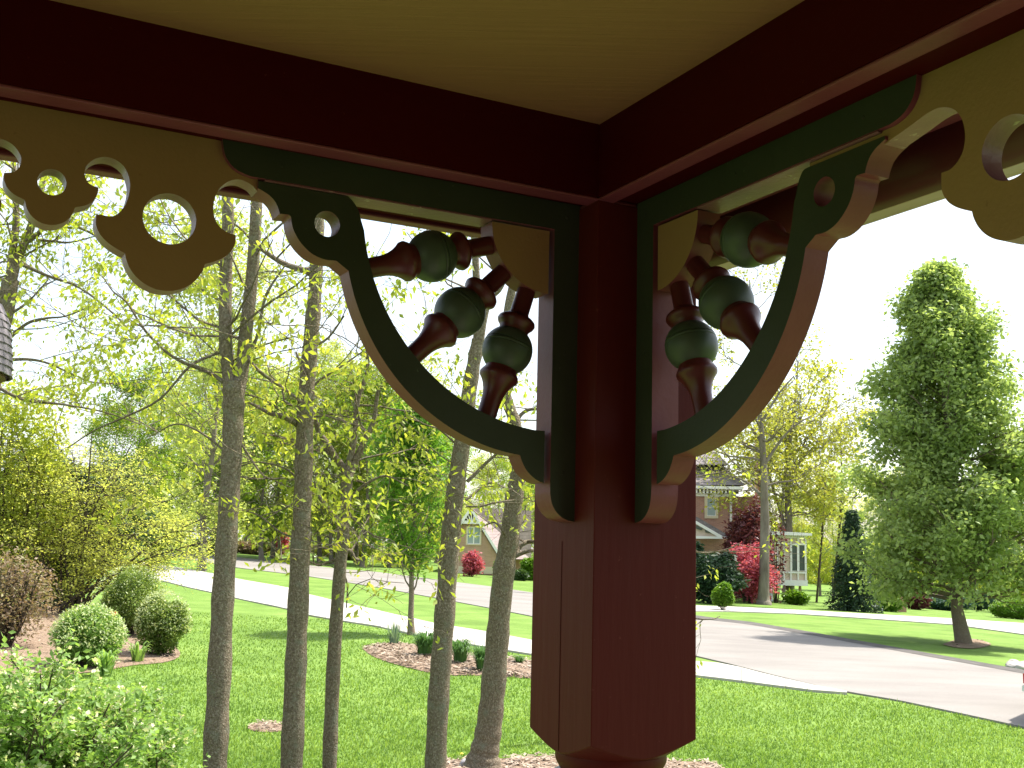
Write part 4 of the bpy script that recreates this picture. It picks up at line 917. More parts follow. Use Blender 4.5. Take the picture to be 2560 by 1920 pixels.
# shrubs -------------------------------------------------------------
def blob_shrub(name, label, cx, cy, wpx, hpx, lm, seed, n, lsize, cat='shrub', Dfix=None, stems=14, tipm=None, tipn=0, depth=1.0, shape='dome', inner=.55, bark='bark_dark', droop=0.1, aspect=.5, group=None, rough=.12, lumps=12, base=None, Y=None):
    """shrub whose foot is at pixel (cx, cy), wpx wide and hpx tall"""
    g = np.random.RandomState(seed)
    if Y is None: p = at(cx, cy)
    else:
        d = ray(cx, cy) * (Y / ray(cx, cy)[1]); p = np.array([d[0], d[1], float(h(d[0], d[1]))])
    mpp = p[1] / FPX; w = wpx * mpp / 2; H = hpx * mpp
    t = thing(name, label, cat, p, group)
    T = Tree(seed)
    for k in range(stems):
        az = g.uniform(0, 6.28); rr_ = g.uniform(.05, .75); e = p + np.array([math.cos(az) * w * rr_, math.sin(az) * w * depth * rr_, H * g.uniform(.5, .85)])
        st_ = p + np.array([math.cos(az) * w * .12, math.sin(az) * w * .12, -.02]); mid_ = (st_ + e) / 2 + g.normal(0, w * .06, 3) - np.array([0, 0, H * .02])
        T.tube(np.array(spline([tuple(st_), tuple(mid_), tuple(e)], n=3)), np.linspace(max(.006, w * .022), .003 + w * .004, 7), 4)
    T.wood('stems', t, M[bark])
    lc = g.normal(0, 1, (lumps, 3)); lc /= np.linalg.norm(lc, axis=1)[:, None]
    d = g.normal(0, 1, (n, 3)); d /= np.linalg.norm(d, axis=1)[:, None]
    bump = .98 - rough + rough * 1.35 * np.exp(-(1 - np.max(d @ lc.T, axis=1)) * 9) + g.normal(0, .04, n)
    rad = (inner + (1 - inner) * g.uniform(0, 1, n) ** .45) * bump
    if shape == 'dome': c = np.stack([d[:, 0] * w, d[:, 1] * w * depth, (d[:, 2] * .5 + .5) * H], -1)
    elif shape == 'egg': c = np.stack([d[:, 0] * w * (1.12 - .42 * (d[:, 2] + 1) / 2), d[:, 1] * w * depth * (1.1 - .42 * (d[:, 2] + 1) / 2), (d[:, 2] * .43 + .57) * H], -1)
    elif shape == 'cone':
        zz_ = g.uniform(0, 1, n) ** 1.4; az = g.uniform(0, 6.28, n); prof_ = np.minimum(1, (1 - zz_) ** .75 * 1.05) * np.minimum(1, .7 + zz_ * 3)
        c = np.stack([np.cos(az) * w * prof_, np.sin(az) * w * prof_ * depth, zz_ * H], -1); rad = rad[:, None] * np.array([1, 1, 0]) + np.array([0, 0, 1]); 
    c_mid = np.array([0, 0, H * .5])
    if shape != 'cone': pts = p + c_mid + (c - c_mid) * rad[:, None]
    else: pts = p + c * rad
    V, F_ = leaves(pts, lsize, g, droop=droop, aspect=aspect); tag(mesh('foliage', V, F_, t, [M[lm]]), kind='stuff')
    if tipm:
        dd = d[(d[:, 2] > -.25)][:tipn]; c = np.stack([dd[:, 0] * w, dd[:, 1] * w * depth, (dd[:, 2] * .5 + .5) * H], -1); bb = (1.03 + g.uniform(-.05, .07, len(dd)))[:, None]
        V, F_ = leaves(p + c_mid + (c - c_mid) * bb, lsize * .9, g, droop=-.6, aspect=.4); tag(mesh('pale_tips', V, F_, t, [M[tipm]]), kind='stuff')
    return t
blob_shrub('round_shrub', 'round clipped shrub with cream tips at the right edge of the left bed', 402, 1638, 125, 150, 'leaf_box', 81, 15000, .055, tipm='leaf_tip', tipn=1500, inner=.45, rough=.32, lumps=24)
blob_shrub('round_shrub', 'larger dark hearted round shrub at the back of the left bed', 318, 1592, 165, 168, 'leaf_box', 82, 16000, .06, tipm='leaf_tip', tipn=700, inner=.4, rough=.36, lumps=24)
blob_shrub('round_shrub', 'low round shrub with frosted white top, left one in the bed', 215, 1668, 165, 145, 'leaf_bush', 83, 13000, .065, tipm='leaf_tip', tipn=1800, inner=.45, rough=.32, lumps=24)
blob_shrub('evergreen_shrub', 'tall dark evergreen mass behind the airy dogwood at the left edge', 120, 1545, 480, 400, 'leaf_dark', 84, 22000, .19, inner=.4, depth=.6, stems=20, lumps=24, rough=.35, Y=34)
blob_shrub('leafy_shrub', 'bright yellow green leafy shrub at the far left edge above the dark evergreen', -20, 1480, 420, 640, 'leaf_spring', 85, 11000, .15, inner=.3, depth=.5, stems=18, droop=.6, lumps=24, rough=.4, Y=31)
blob_shrub('twiggy_shrub', 'brownish twiggy shrub at the left edge, not yet in leaf', 10, 1620, 230, 240, 'leaf_brown', 86, 5200, .08, inner=.15, stems=110, rough=.4, lumps=26)
# airy layered dogwood
def layered(label, px, py, Y, seed):
    g = np.random.RandomState(seed); T = Tree(seed); d = ray(px, py) * (Y / ray(px, py)[1]); p = np.array([d[0], d[1], float(h(d[0], d[1]))])
    t = thing('dogwood', label, 'shrub', p)
    tips = [(-60, 1120), (40, 1080), (140, 1060), (230, 1080), (330, 1110), (420, 1180), (520, 1290), (470, 1380), (380, 1300), (280, 1180), (90, 1180), (-20, 1250), (-90, 1380), (180, 1130), (400, 1400), (300, 1400), (60, 1330), (545, 1345)]
    A = []
    for k, (tx, ty) in enumerate(tips):
        e = P(tx, ty, Y + g.uniform(-1.6, 1.6)); s0 = p + np.array([g.normal(0, .2), g.normal(0, .2), 0]); mid_ = s0 * .45 + e * .55; mid_[2] += (e[2] - s0[2]) * .16
        q = np.array(spline([tuple(s0), tuple(s0 * .8 + mid_ * .2 + np.array([0, 0, .15])), tuple(mid_), tuple(e)], n=5)); T.tube(q, np.linspace(.055, .012, len(q)), 6)
        for j in range(19):
            i = int(g.uniform(.5, 1) * (len(q) - 1)); az = g.uniform(0, 6.28)
            T.grow(q[i], (math.cos(az), math.sin(az), .12), g.uniform(.7, 1.5), .011, 1, 2, 4, (25, 60), .12, -.03, .005, ratio=.65)
    T.wood('stems', t, M['bark_dark']); A = np.concatenate(T.A)
    c = np.repeat(A, 4, 0) + g.normal(0, 1, (len(A) * 4, 3)) * np.array([.14, .14, .05]); V, F_ = leaves(c, .075, g, droop=0, aspect=.5); tag(mesh('foliage', V, F_, t, [M['leaf_dogwood']]), kind='stuff'); return t
layered('airy multi stemmed dogwood with flat tiers of tiny yellow green leaves', 172, 1535, float(at(172, 1535)[1]), 87)
# foreground bush with cream buds
def budbush(label, px, Y, seed, wpx, top):
    g = np.random.RandomState(seed); T = Tree(seed); d = ray(px, 1900) * (Y / ray(px, 1900)[1]); p = np.array([d[0], d[1], 0.0]); t = thing('flowering_bush', label, 'bush', p)
    for k in range(60):
        u = g.uniform(-1, 1); tx = px + u * wpx; ty = top + 60 * u * u + 45 * max(u, 0) + g.uniform(0, 240); e = P(tx, ty, Y + g.uniform(-.7, .7)); s0 = p + np.array([g.normal(0, .18), g.normal(0, .15), 0])
        mid_ = s0 * .5 + e * .5; mid_[2] += .12; mid_[:2] = s0[:2] * .68 + e[:2] * .32
        q = np.array(spline([tuple(s0), tuple(mid_), tuple(e)], n=5)); T.tube(q, np.linspace(.011, .004, len(q)), 5)
        for j in range(9):
            i = int(g.uniform(.45, 1) * (len(q) - 1)); az = g.uniform(0, 6.28); T.grow(q[i], (math.cos(az), math.sin(az), .7), g.uniform(.12, .32), .003, 1, 2, 3, (20, 50), .12, .05, .0015)
    T.wood('stems', t, M['bark_dark']); A = np.concatenate(T.A); c = np.repeat(A, 4, 0) + g.normal(0, .03, (len(A) * 4, 3)); V, F_ = leaves(c, .04, g, droop=-.3, aspect=.5); tag(mesh('foliage', V, F_, t, [M['leaf_bush']]), kind='stuff')
    A2 = A[g.uniform(0, 1, len(A)) < .24]; c = np.repeat(A2, 5, 0) + g.normal(0, .012, (len(A2) * 5, 3)); V, F_ = leaves(c, .028, g, droop=-.8, aspect=.7); tag(mesh('flower_buds', V, F_, t, [M['bud']]), kind='stuff'); return t
budbush('loose green bush dotted with cream buds filling the lower left corner', 110, 6.4, 88, 250, 1640)
budbush('smaller leafy bush with few cream buds at the right of the corner bush', 320, 7.4, 89, 90, 1740)

# strap-leaved clumps in the mulch
def clump(name, label, px, py, wpx, hpx, mat, seed, n=160, wd=.02, group=None):
    g = np.random.RandomState(seed); p = at(px, py); mpp = p[1] / FPX; w = wpx * mpp / 2; H = hpx * mpp; t = thing(name, label, 'plant', p, group); V = []; F_ = []
    for k in range(n):
        az = g.uniform(0, 6.28); r0 = g.uniform(0, .35) * w; out_ = g.uniform(.3, 1) * w; hh = H * g.uniform(.6, 1.1); b0 = len(V); s = np.array([-math.sin(az), math.cos(az), 0]) * wd / 2
        for q in range(5):
            f = q / 4; r_ = r0 + out_ * f ** 1.4; z_ = hh * (math.sin(f * 2.1) / math.sin(min(2.1, math.pi / 2)) if name != 'iris' else f); c_ = p + np.array([math.cos(az) * r_, math.sin(az) * r_, z_]); wf = 1 - f ** 2
            V += [c_ - s * (wf + .05), c_ + s * (wf + .05)]
        F_ += [(b0 + 2 * q, b0 + 2 * q + 1, b0 + 2 * q + 3, b0 + 2 * q + 2) for q in range(4)]
    mesh('leaf_blades', V, F_, t, [M[mat]]); return t
clump('daylily', 'largest daylily clump of the mulch bed, right of the street tree foot', 1062, 1650, 90, 62, 'iris', 91, 320, .028)
clump('daylily', 'daylily clump between the mottled trunk and the bent trunk', 1150, 1668, 75, 62, 'iris', 92, 260, .028)
clump('daylily', 'daylily clump just left of the bent trunk', 1205, 1682, 70, 60, 'iris', 93, 240, .028)
clump('daylily', 'small daylily tuft at the right end of the mulch bed beside the post', 1298, 1668, 40, 26, 'iris', 94, 120, .02)
clump('iris', 'grey green iris fan at the left tip of the mulch bed', 985, 1612, 55, 55, 'iris_blue', 95, 60, .035)
clump('iris', 'grey green iris clump beneath the dogwood stems', 118, 1520, 110, 70, 'iris_blue', 96, 130, .03)
clump('seedling', 'leafy green sprout at the mulch edge between the corner bush and the low round shrub', 265, 1690, 90, 60, 'leaf_bush', 98, 44, .06)
clump('seedling', 'bright leafy seedling in front of the round shrubs', 345, 1655, 80, 46, 'leaf_bush', 97, 34, .05)

# far right plants
blob_shrub('dwarf_conifer', 'small lime green conifer on a short trunk beside the far path', 1808, 1527, 56, 70, 'needle_lime', 101, 9000, .12, shape='egg', cat='shrub', rough=.2, lumps=22)
blob_shrub('evergreen_shrub', 'dark green evergreen left of the pink maple, before the brick house', 1790, 1500, 135, 130, 'needle', 102, 9000, .26, inner=.4, Y=62, rough=.35, lumps=18)
blob_shrub('evergreen_shrub', 'dark evergreen tucked beside the porch post at the house front', 1730, 1498, 90, 145, 'needle', 103, 7000, .26, inner=.4, Y=64, rough=.35, lumps=18)
blob_shrub('purple_plum', 'dark purple leaved tree against the brick wall', 1868, 1480, 135, 255, 'leaf_purple', 104, 8000, .24, cat='tree', inner=.3, Y=70, lumps=20, rough=.42)
blob_shrub('pink_maple', 'crimson pink Japanese maple in front of the purple tree', 1868, 1480, 155, 145, 'leaf_pink', 105, 7500, .2, cat='tree', inner=.35, Y=67.5, lumps=18, rough=.4)
blob_shrub('pink_shrub', 'reddish brown shrub right of the oak trunk, against the sunroom', 1940, 1500, 70, 250, 'leaf_purple', 106, 700, .2, inner=.2, Y=71, lumps=14, rough=.4)
blob_shrub('low_shrub', 'low yellow green shrub below the sunroom', 1990, 1518, 62, 34, 'needle_lime', 107, 3500, .2, Y=70, rough=.3)
def spruce(name, label, px, py, wpx, hpx, seed, mat, Y=None, whorls=22):
    g = np.random.RandomState(seed); p = at(px, py) if Y is None else None
    if Y is not None: d = ray(px, py) * (Y / ray(px, py)[1]); p = np.array([d[0], d[1], float(h(d[0], d[1]))])
    mpp = p[1] / FPX; w = wpx * mpp / 2; H = hpx * mpp; t = thing(name, label, 'tree', p); T = Tree(seed); T.tube([p, p + [0, 0, H]], [w * .06, .02], 8); A = []
    for k in range(whorls):
        f = k / whorls; z_ = H * (.04 + .93 * f); Lg = w * (1 - f) ** .85 * 1.0 + .1
        for j in range(11):
            az = j * 2 * math.pi / 11 + k * .7 + g.uniform(-.2, .2); ll = Lg * g.uniform(.75, 1.1); s = [p + np.array([math.cos(az) * ll * q, math.sin(az) * ll * q, z_ + ll * (.05 * q - .28 * q * q)]) for q in (0, .35, .7, 1)]
            T.tube(s, [.03, .02, .012, .006], 3); a = np.array(spline([tuple(x) for x in s], n=6)); A.append(a[3:])
    T.wood('trunk', t, M['bark_dark']); A = np.concatenate(A); crown('crown', t, M[mat], A, 9, w * .06, w * .085, seed + 1, droop=.7, aspect=.5); return t
spruce('spruce', 'dark spruce standing left behind the pear tree', 2135, 1528, 130, 260, 110, 'needle')
spruce('spruce', 'second dark spruce half hidden behind the pear tree crown', 2230, 1515, 110, 190, 111, 'needle', whorls=18)
blob_shrub('low_shrub', 'low green juniper mound left of the brick gate pillar', 2215, 1528, 80, 38, 'needle_lime', 112, 4200, .2, lumps=6)
blob_shrub('low_shrub', 'dark red shrub between the pillar and the tan wall', 2290, 1524, 66, 44, 'leaf_purple', 113, 3000, .2)
blob_shrub('low_shrub', 'long blue green juniper behind the pear trunk', 2370, 1526, 120, 36, 'needle_blue', 114, 5200, .2)
blob_shrub('low_shrub', 'blue green juniper to the right of the pear trunk', 2450, 1526, 70, 50, 'needle_blue', 115, 3500, .2)
blob_shrub('hedge', 'clipped bright green hedge at the right edge of the view', 2545, 1548, 150, 48, 'needle_lime', 116, 9000, .14, cat='hedge', depth=.45, inner=.7)
blob_shrub('leafy_shrub', 'dark green shrub behind the clipped hedge', 2540, 1520, 110, 80, 'leaf_pear', 117, 5000, .2)
blob_shrub('red_maple', 'round crimson maple shrub in front of the tan gabled house', 1178, 1432, 62, 62, 'leaf_pink', 118, 3200, .2, cat='tree', inner=.3, Y=84, rough=.4, lumps=18)
blob_shrub('low_shrub', 'yellow green round shrub at the right corner of the tan gabled house', 1256, 1436, 40, 50, 'needle_lime', 119, 3000, .26, Y=86)
blob_shrub('low_shrub', 'yellow green round shrub close to the left side of the post, across the road', 1322, 1440, 40, 55, 'needle_lime', 120, 3500, .26, Y=84)
blob_shrub('low_shrub', 'small dark rounded shrub between the two yellow green ones across the road', 1300, 1440, 34, 26, 'leaf_dark', 121, 2000, .26, Y=82)
blob_shrub('red_maple', 'thin small red maple far off in the woods beyond the road', 702, 1398, 34, 70, 'leaf_pink', 122, 900, .3, cat='tree', inner=.3, Y=104)
blob_shrub('leafy_shrub', 'mid green bush mass at the bend of the road on the left', 395, 1385, 190, 150, 'leaf_pale', 123, 5000, .24, Y=70, inner=.2, depth=.6, lumps=22, rough=.5)
for k, (px, py, w_, h_, Y_) in enumerate([(520, 1398, 120, 42, 92), (640, 1398, 150, 34, 104), (860, 1406, 170, 40, 110), (1000, 1410, 150, 46, 100)]):
    blob_shrub('undergrowth', 'tangled undergrowth below the woods beyond the road, ' + ['at the road bend', 'behind the forked trunk', 'behind the thin trunk', 'behind the street tree'][k], px, py, w_, h_, ['leaf_pear', 'leaf_brown', 'leaf_ochre', 'leaf_pale'][k], 130 + k, 4200, .3, Y=Y_, inner=.3, depth=.5, lumps=12)

# distant wooded rise closing the view
g = np.random.RandomState(9)
def farwood(name, label, x0, x1, D, hpx, mat, n, seed, base):
    g = np.random.RandomState(seed); px = g.uniform(x0, x1, n); lx = (px - x0) / (x1 - x0); prof = hpx * (.6 + .25 * np.sin(lx * 17 + seed) + .15 * np.sin(lx * 41))
    z_ = g.uniform(0, 1, n) ** .8; yy = D + g.uniform(-8, 8, n); d = (px - 1280) / FPX; x = d * yy; gz = h(x, yy); c = np.stack([x, yy, gz + z_ * prof * D / FPX], -1)
    V, F_ = leaves(c, .6, g, droop=.2, aspect=.8); tag(mesh(name, V, F_, mats=[M[mat]]), label, 'woods', kind='stuff')
farwood('far_woods', 'pale green mass of distant woods behind the left lawns', 100, 1420, 165, 300, 'leaf_pale', 30000, 3, 1400)
farwood('far_woods', 'yellow green mass of distant woods behind the right gardens', 1640, 2800, 150, 210, 'leaf_spring', 24000, 4, 1480)
# ------------------------------------------------------------------ houses and small things
def pbox(x0, y0, x1, y1, Y, front=0.0, back=0.3):
    """world box whose face at depth Y spans these pixels; front/back are depths relative to Y"""
    a = P(x0, (y0 + y1) / 2, Y); b_ = P(x1, (y0 + y1) / 2, Y); t_ = P((x0 + x1) / 2, y0, Y); q = P((x0 + x1) / 2, y1, Y)
    return boxv(a[0], b_[0], Y + front, Y + back, q[2], t_[2])
def ppoly(pts, Y, th):
    """plate traced in a plane facing the viewer, with thickness"""
    V = [P(x, y, Y) for x, y in pts]; n = len(V); V = V + [v + np.array([0, th, 0]) for v in V]
    return V, [tuple(range(n)), tuple(range(2 * n - 1, n - 1, -1))] + [(i, i + n, (i + 1) % n + n, (i + 1) % n) for i in range(n)]
def pm(name, vf, parent, mat): return fixn(mesh(name, vf[0], vf[1], parent, [M[mat]]))
def window(parent, x0, y0, x1, y1, Y, fr=4, glass='glass', mull=1, rail=True, frame='cream', sash='white', f2=1.3):
    w = pm('window', join([pbox(x0, y0, x0 + fr, y1, Y, -.09, 0), pbox(x1 - fr, y0, x1, y1, Y, -.09, 0), pbox(x0 + fr, y0, x1 - fr, y0 + fr, Y, -.085, 0), pbox(x0 + fr, y1 - fr, x1 - fr, y1, Y, -.11, 0)]), parent, frame)
    X0, X1, Y0, Y1 = x0 + fr, x1 - fr, y0 + fr, y1 - fr; n = mull; step = (X1 - X0) / n
    bars = []
    for k in range(n):
        a, b_ = X0 + k * step, X0 + (k + 1) * step
        bars += [pbox(a, Y0, a + f2, Y1, Y, -.05, 0), pbox(b_ - f2, Y0, b_, Y1, Y, -.05, 0), pbox(a + f2, Y0, b_ - f2, Y0 + f2, Y, -.045, 0), pbox(a + f2, Y1 - f2, b_ - f2, Y1, Y, -.045, 0)]
        if rail: bars.append(pbox(a + f2, (Y0 + Y1) / 2 - f2 / 2, b_ - f2, (Y0 + Y1) / 2 + f2 / 2, Y, -.04, 0))
    pm('sash', join(bars), w, sash)
    for k in range(n):
        a, b_ = X0 + k * step + f2, X0 + (k + 1) * step - f2
        if rail:
            pm('pane', pbox(a, Y0 + f2, b_, (Y0 + Y1) / 2 - f2 / 2, Y, -.02, 0), w, glass); pm('pane', pbox(a, (Y0 + Y1) / 2 + f2 / 2, b_, Y1 - f2, Y, -.02, 0), w, glass)
        else: pm('pane', pbox(a, Y0 + f2, b_, Y1 - f2, Y, -.02, 0), w, glass)
    return w
# brick house on the right
YH = 76.0
o_ = P(1820, 1500, YH); hs_ = thing('brick_house', 'two storey red brown brick house with steep grey roof, behind the oak', 'house', (o_[0], YH, float(h(o_[0], YH))))
pm('wall', pbox(1600, 1236, 1826, 1560, YH, 0, 9), hs_, 'brick'); pm('wall', pbox(1829, 1240, 1930, 1560, YH, 1.2, 9), hs_, 'brick')
pm('downspout', join([pbox(1824, 1237, 1829, 1340, YH, -.16, 0), pbox(1823, 1340, 1828, 1500, YH, -.16, 0)]), hs_, 'white'); pm('corner_board', pbox(1929, 1165, 1935, 1510, YH, .9, 1.2), hs_, 'white')
pm('chimney', pbox(1920, 1080, 1933, 1236, YH, 3, 4.2), hs_, 'brick_tan')
pm('frieze', pbox(1600, 1232, 1840, 1240, YH, -.12, 0.0), hs_, 'white')
for k in range(22): pm('bracket', join([pbox(1636 + k * 9.1, 1223, 1640.2 + k * 9.1, 1234, YH, -.55, -.12)]), hs_, 'white')
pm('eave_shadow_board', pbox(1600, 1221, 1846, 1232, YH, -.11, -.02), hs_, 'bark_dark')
pm('eave', pbox(1592, 1215, 1852, 1222, YH, -.8, .3), hs_, 'white')
ridge = [P(1590, 1214, YH) + [0, -.8, 0], P(1856, 1214, YH) + [0, -.8, 0], P(1800, 1108, YH) + [0, 5, 0], P(1620, 1020, YH) + [0, 5, 0]]
rv = [P(1590, 1214, YH) + [0, -.8, 0], P(1858, 1214, YH) + [0, -.8, 0], P(1858, 1214, YH) + [0, 11, 0], P(1590, 1214, YH) + [0, 11, 0], P(1782, 1098, YH) + [0, 5, 0], P(1600, 1098, YH) + [0, 5, 0]]
pm('roof', (rv, [(0, 1, 4, 5), (1, 2, 4), (2, 3, 5, 4), (3, 0, 5), (0, 3, 2, 1)]), hs_, 'roof')
tw_ = [P(1640, 1160, YH) + [0, 1, 0], P(1818, 1150, YH) + [0, 1, 0], P(1818, 1150, YH) + [0, 7, 0], P(1640, 1160, YH) + [0, 7, 0], P(1790, 1085, YH) + [0, 4, 0], P(1760, 1040, YH) + [0, 4, 0]]
pm('roof', ([P(1690, 1160, YH) + [0, .5, 0], P(1826, 1160, YH) + [0, .5, 0], P(1826, 1160, YH) + [0, 7, 0], P(1690, 1160, YH) + [0, 7, 0], P(1795, 1102, YH) + [0, 3.5, 0], P(1742, 1050, YH) + [0, 3.5, 0]], [(0, 1, 4, 5), (1, 2, 4), (2, 3, 5, 4), (3, 0, 5), (0, 3, 2, 1)]), hs_, 'roof')
window(hs_, 1761, 1240, 1795, 1296, YH, 6)
# porch gable in front of the brick house
YG = 73.0
pm('porch_roof', ppoly([(1690, 1262), (1822, 1338), (1822, 1346), (1805, 1344), (1690, 1276)], YG, 3.0), hs_, 'roof')
pm('porch_gable', ppoly([(1690, 1284), (1742, 1306), (1800, 1338), (1806, 1345), (1690, 1345)], YG + .1, .2), hs_, 'beige')
pm('porch_trim', join([ppoly([(1690, 1276), (1742, 1303), (1808, 1341), (1806, 1345), (1795, 1342), (1742, 1311), (1690, 1285)], YG - .1, .15), ppoly([(1690, 1338), (1818, 1342), (1818, 1347), (1690, 1346)], YG - .12, .15)]), hs_, 'white')
pm('porch_vent', join([ppoly([(1724, 1304), (1755, 1321), (1755, 1326), (1744, 1323), (1724, 1312)], YG - .02, .08), ppoly([(1762, 1322), (1772, 1328), (1784, 1334), (1764, 1331)], YG - .02, .08)]), hs_, 'glass_dark')
# sunroom
YS = 74.0
sr_ = thing('sunroom', 'raised cream sunroom on timber posts at the right end of the brick house', 'sunroom', (P(1975, 1500, YS)[0], YS, float(h(P(1975, 1500, YS)[0], YS))))
pm('wall', pbox(1925, 1340, 2017, 1462, YS, 0, 3.5), sr_, 'beige')
pm('roof', ppoly([(1920, 1327), (2030, 1333), (2030, 1339), (1920, 1337)], YS - .7, 4.6), sr_, 'white')
for k in range(14): pm('bracket', pbox(1944 + k * 5.2, 1337, 1946.4 + k * 5.2, 1342, YS, -.45, 0), sr_, 'white')
pm('base_board', pbox(1934, 1450, 2018, 1464, YS, -.14, 0), sr_, 'white')
pm('rail', pbox(1934, 1429, 2016, 1433, YS, -.10, -.001), sr_, 'white'); pm('rail', pbox(1934, 1358, 2016, 1362, YS, -.10, -.001), sr_, 'white'); pm('rail', pbox(1934, 1342, 2016, 1345, YS, -.10, -.001), sr_, 'white')
for x in (1942, 1958, 1975, 1993, 2012): pm('stud', join([pbox(x, 1345, x + 3.4, 1358, YS, -.09, 0), pbox(x, 1362, x + 3.4, 1429, YS, -.09, 0), pbox(x, 1433, x + 3.4, 1450, YS, -.09, 0)]), sr_, 'white')
for (a, b_) in ((1978.4, 1993), (1996.4, 2012)): window(sr_, a, 1362, b_, 1428, YS, 1.2, glass='glass_dark', frame='white', sash='bark_dark', f2=.6)
pm('post', pbox(1942, 1464, 1946, 1512, YS, .3, .5), sr_, 'wood'); pm('post', pbox(2002, 1464, 2005.5, 1510, YS, .3, .5), sr_, 'wood'); pm('post', pbox(1930, 1464, 1934, 1512, YS, .2, .5), sr_, 'white')
# tan gabled house left of the post
YT = 91.0
gh = thing('tan_house', 'tan brick house with steep gable and rosy roof, left of the bent trunk', 'house', (P(1180, 1430, YT)[0], YT, float(h(P(1180, 1430, YT)[0], YT))))
pm('wall', ppoly([(1178, 1284), (1250, 1400), (1250, 1460), (1118, 1460), (1118, 1360)], YT, 8), gh, 'brick_tan')
pm('roof', ([P(1177, 1268, YT) + [0, -.5, 0], P(1330, 1274, YT) + [0, 3, 0], P(1330, 1400, YT) + [0, 3, 0], P(1256, 1396, YT) + [0, -.5, 0], P(1177, 1268, YT) + [0, 9, 0], P(1100, 1385, YT) + [0, 9, 0], P(1104, 1380, YT) + [0, -.5, 0], P(1330, 1400, YT) + [0, 9, 0]],
           [(0, 1, 2, 3), (0, 6, 5, 4), (0, 4, 1), (1, 4, 7, 2)]), gh, 'roof_pink')
pm('bargeboard', join([ppoly([(1177, 1266), (1258, 1397), (1250, 1397), (1177, 1277)], YT - .62, .25), ppoly([(1177, 1266), (1177, 1277), (1112, 1372), (1106, 1368)], YT - .62, .25)]), gh, 'white')
pm('tie_beam', pbox(1157, 1302, 1200, 1310, YT, -.5, -.3), gh, 'white'); pm('gable_panel', ppoly([(1178, 1279), (1196, 1303), (1160, 1303)], YT - .3, .2), gh, 'maroon')
pm('strut', join([ppoly([(1177, 1280), (1180, 1280), (1180, 1303), (1177, 1303)], YT - .45, .1), ppoly([(1185, 1285), (1187, 1287), (1182, 1303), (1180, 1303)], YT - .45, .1), ppoly([(1170, 1288), (1172, 1286), (1178, 1303), (1175, 1303)], YT - .45, .1), ppoly([(1164, 1294), (1166, 1292), (1174, 1303), (1171, 1303)], YT - .45, .1), ppoly([(1190, 1294), (1192, 1296), (1187, 1303), (1184, 1303)], YT - .45, .1)]), gh, 'white')
window(gh, 1165, 1315, 1204, 1363, YT, 3, mull=2, f2=1.6)
pm('garage_door', pbox(1140, 1416, 1232, 1434, YT, -.1, 0), gh, 'cream')
pm('wing', pbox(1250, 1400, 1345, 1440, YT, 3.2, 8), gh, 'brick_tan')
# brick pillar, lantern ball and tan wall across the right garden
p = at(2257, 1530); Yp = p[1]
o = pm('shaft', pbox(2247, 1490, 2266, 1532, Yp, 0, .28), thing('gate_pillar', 'salmon brick gate pillar beside the juniper in the right garden', 'pillar', p), 'brick'); pm('cap', pbox(2245, 1485, 2268, 1490, Yp, -.05, .33), o.parent, 'brick_tan')
wl_ = at(2330, 1524); tag(pm('garden_wall', pbox(2270, 1484, 2372, 1526, wl_[1] + 3, 0, .25), None, 'brick_tan'), 'low tan brick garden wall behind the red shrub', 'wall')
gb = thing('gazing_ball', 'pale lilac gazing ball on a thin stand left of the brick pillar', 'ornament', at(2239, 1530)); pb = at(2239, 1530)
v, f = lathe([(0, .08), (.02, .03), (.75, .02)], pb, Z, 8); mesh('stand', v, f, gb, [M['bark_dark']]); c_ = P(2239, 1508, pb[1])
v, f = lathe([(-.13 * math.cos(math.pi * k / 12), max(.002, .13 * math.sin(math.pi * k / 12))) for k in range(13)], c_, Z, 18); mesh('ball', v, f, gb, [surf('lilac_glass', [(.5, .42, .6), (.6, .5, .68)], rough=.15, bump=0)], 60)
# hydrant across the road
d_ = ray(795, 1408) * (100 / ray(795, 1408)[1]); ph = np.array([d_[0], d_[1], float(h(d_[0], d_[1]))])
hy = thing('fire_hydrant', 'small white fire hydrant on the verge across the road', 'hydrant', ph)
hz = P(795, 1386, 100)[2] - ph[2]; r0 = .30
v, f = lathe([(0, r0 * .8), (.05, r0 * .8), (.05, r0 * .62), (hz * .55, r0 * .62), (hz * .55, r0 * .95), (hz * .62, r0 * .95)], ph, Z, 18); mesh('barrel', v, f, hy, [M['white']], 40)
v, f = lathe([(hz * .62, r0 * .9), (hz * .72, r0 * .72), (hz * .84, r0 * .4), (hz * .90, r0 * .22), (hz, r0 * .2)], ph, Z, 18); mesh('bonnet', v, f, hy, [M['white']], 40)
v, f = lathe([(r0 * .5, .1), (r0 * 1.15, .1), (r0 * 1.15, .13), (r0 * 1.3, .13)], ph + Z * hz * .5, (-1, -.2, 0), 12); mesh('nozzle', v, f, hy, [M['white']], 40)
# marker tag in the left bed
q = at(300, 1600); tg = thing('plant_marker', 'small orange red marker tag in front of the dark hearted round shrub', 'marker', q); t1 = P(283, 1530, q[1] - 1.0); tg.location = (t1[0], q[1] - 1.0, float(h(t1[0], q[1] - 1.0)))
v, f = lathe([(0, .006), (t1[2] - tg.location[2] - .02, .005)], (t1[0], q[1] - 1.0, tg.location[2]), Z, 6); mesh('stake', v, f, tg, [M['bark_dark']])
pm('tag', ppoly([(276, 1527), (293, 1531), (292, 1536), (284, 1541), (277, 1537)], q[1] - 1.02, .012), tg, 'orange')
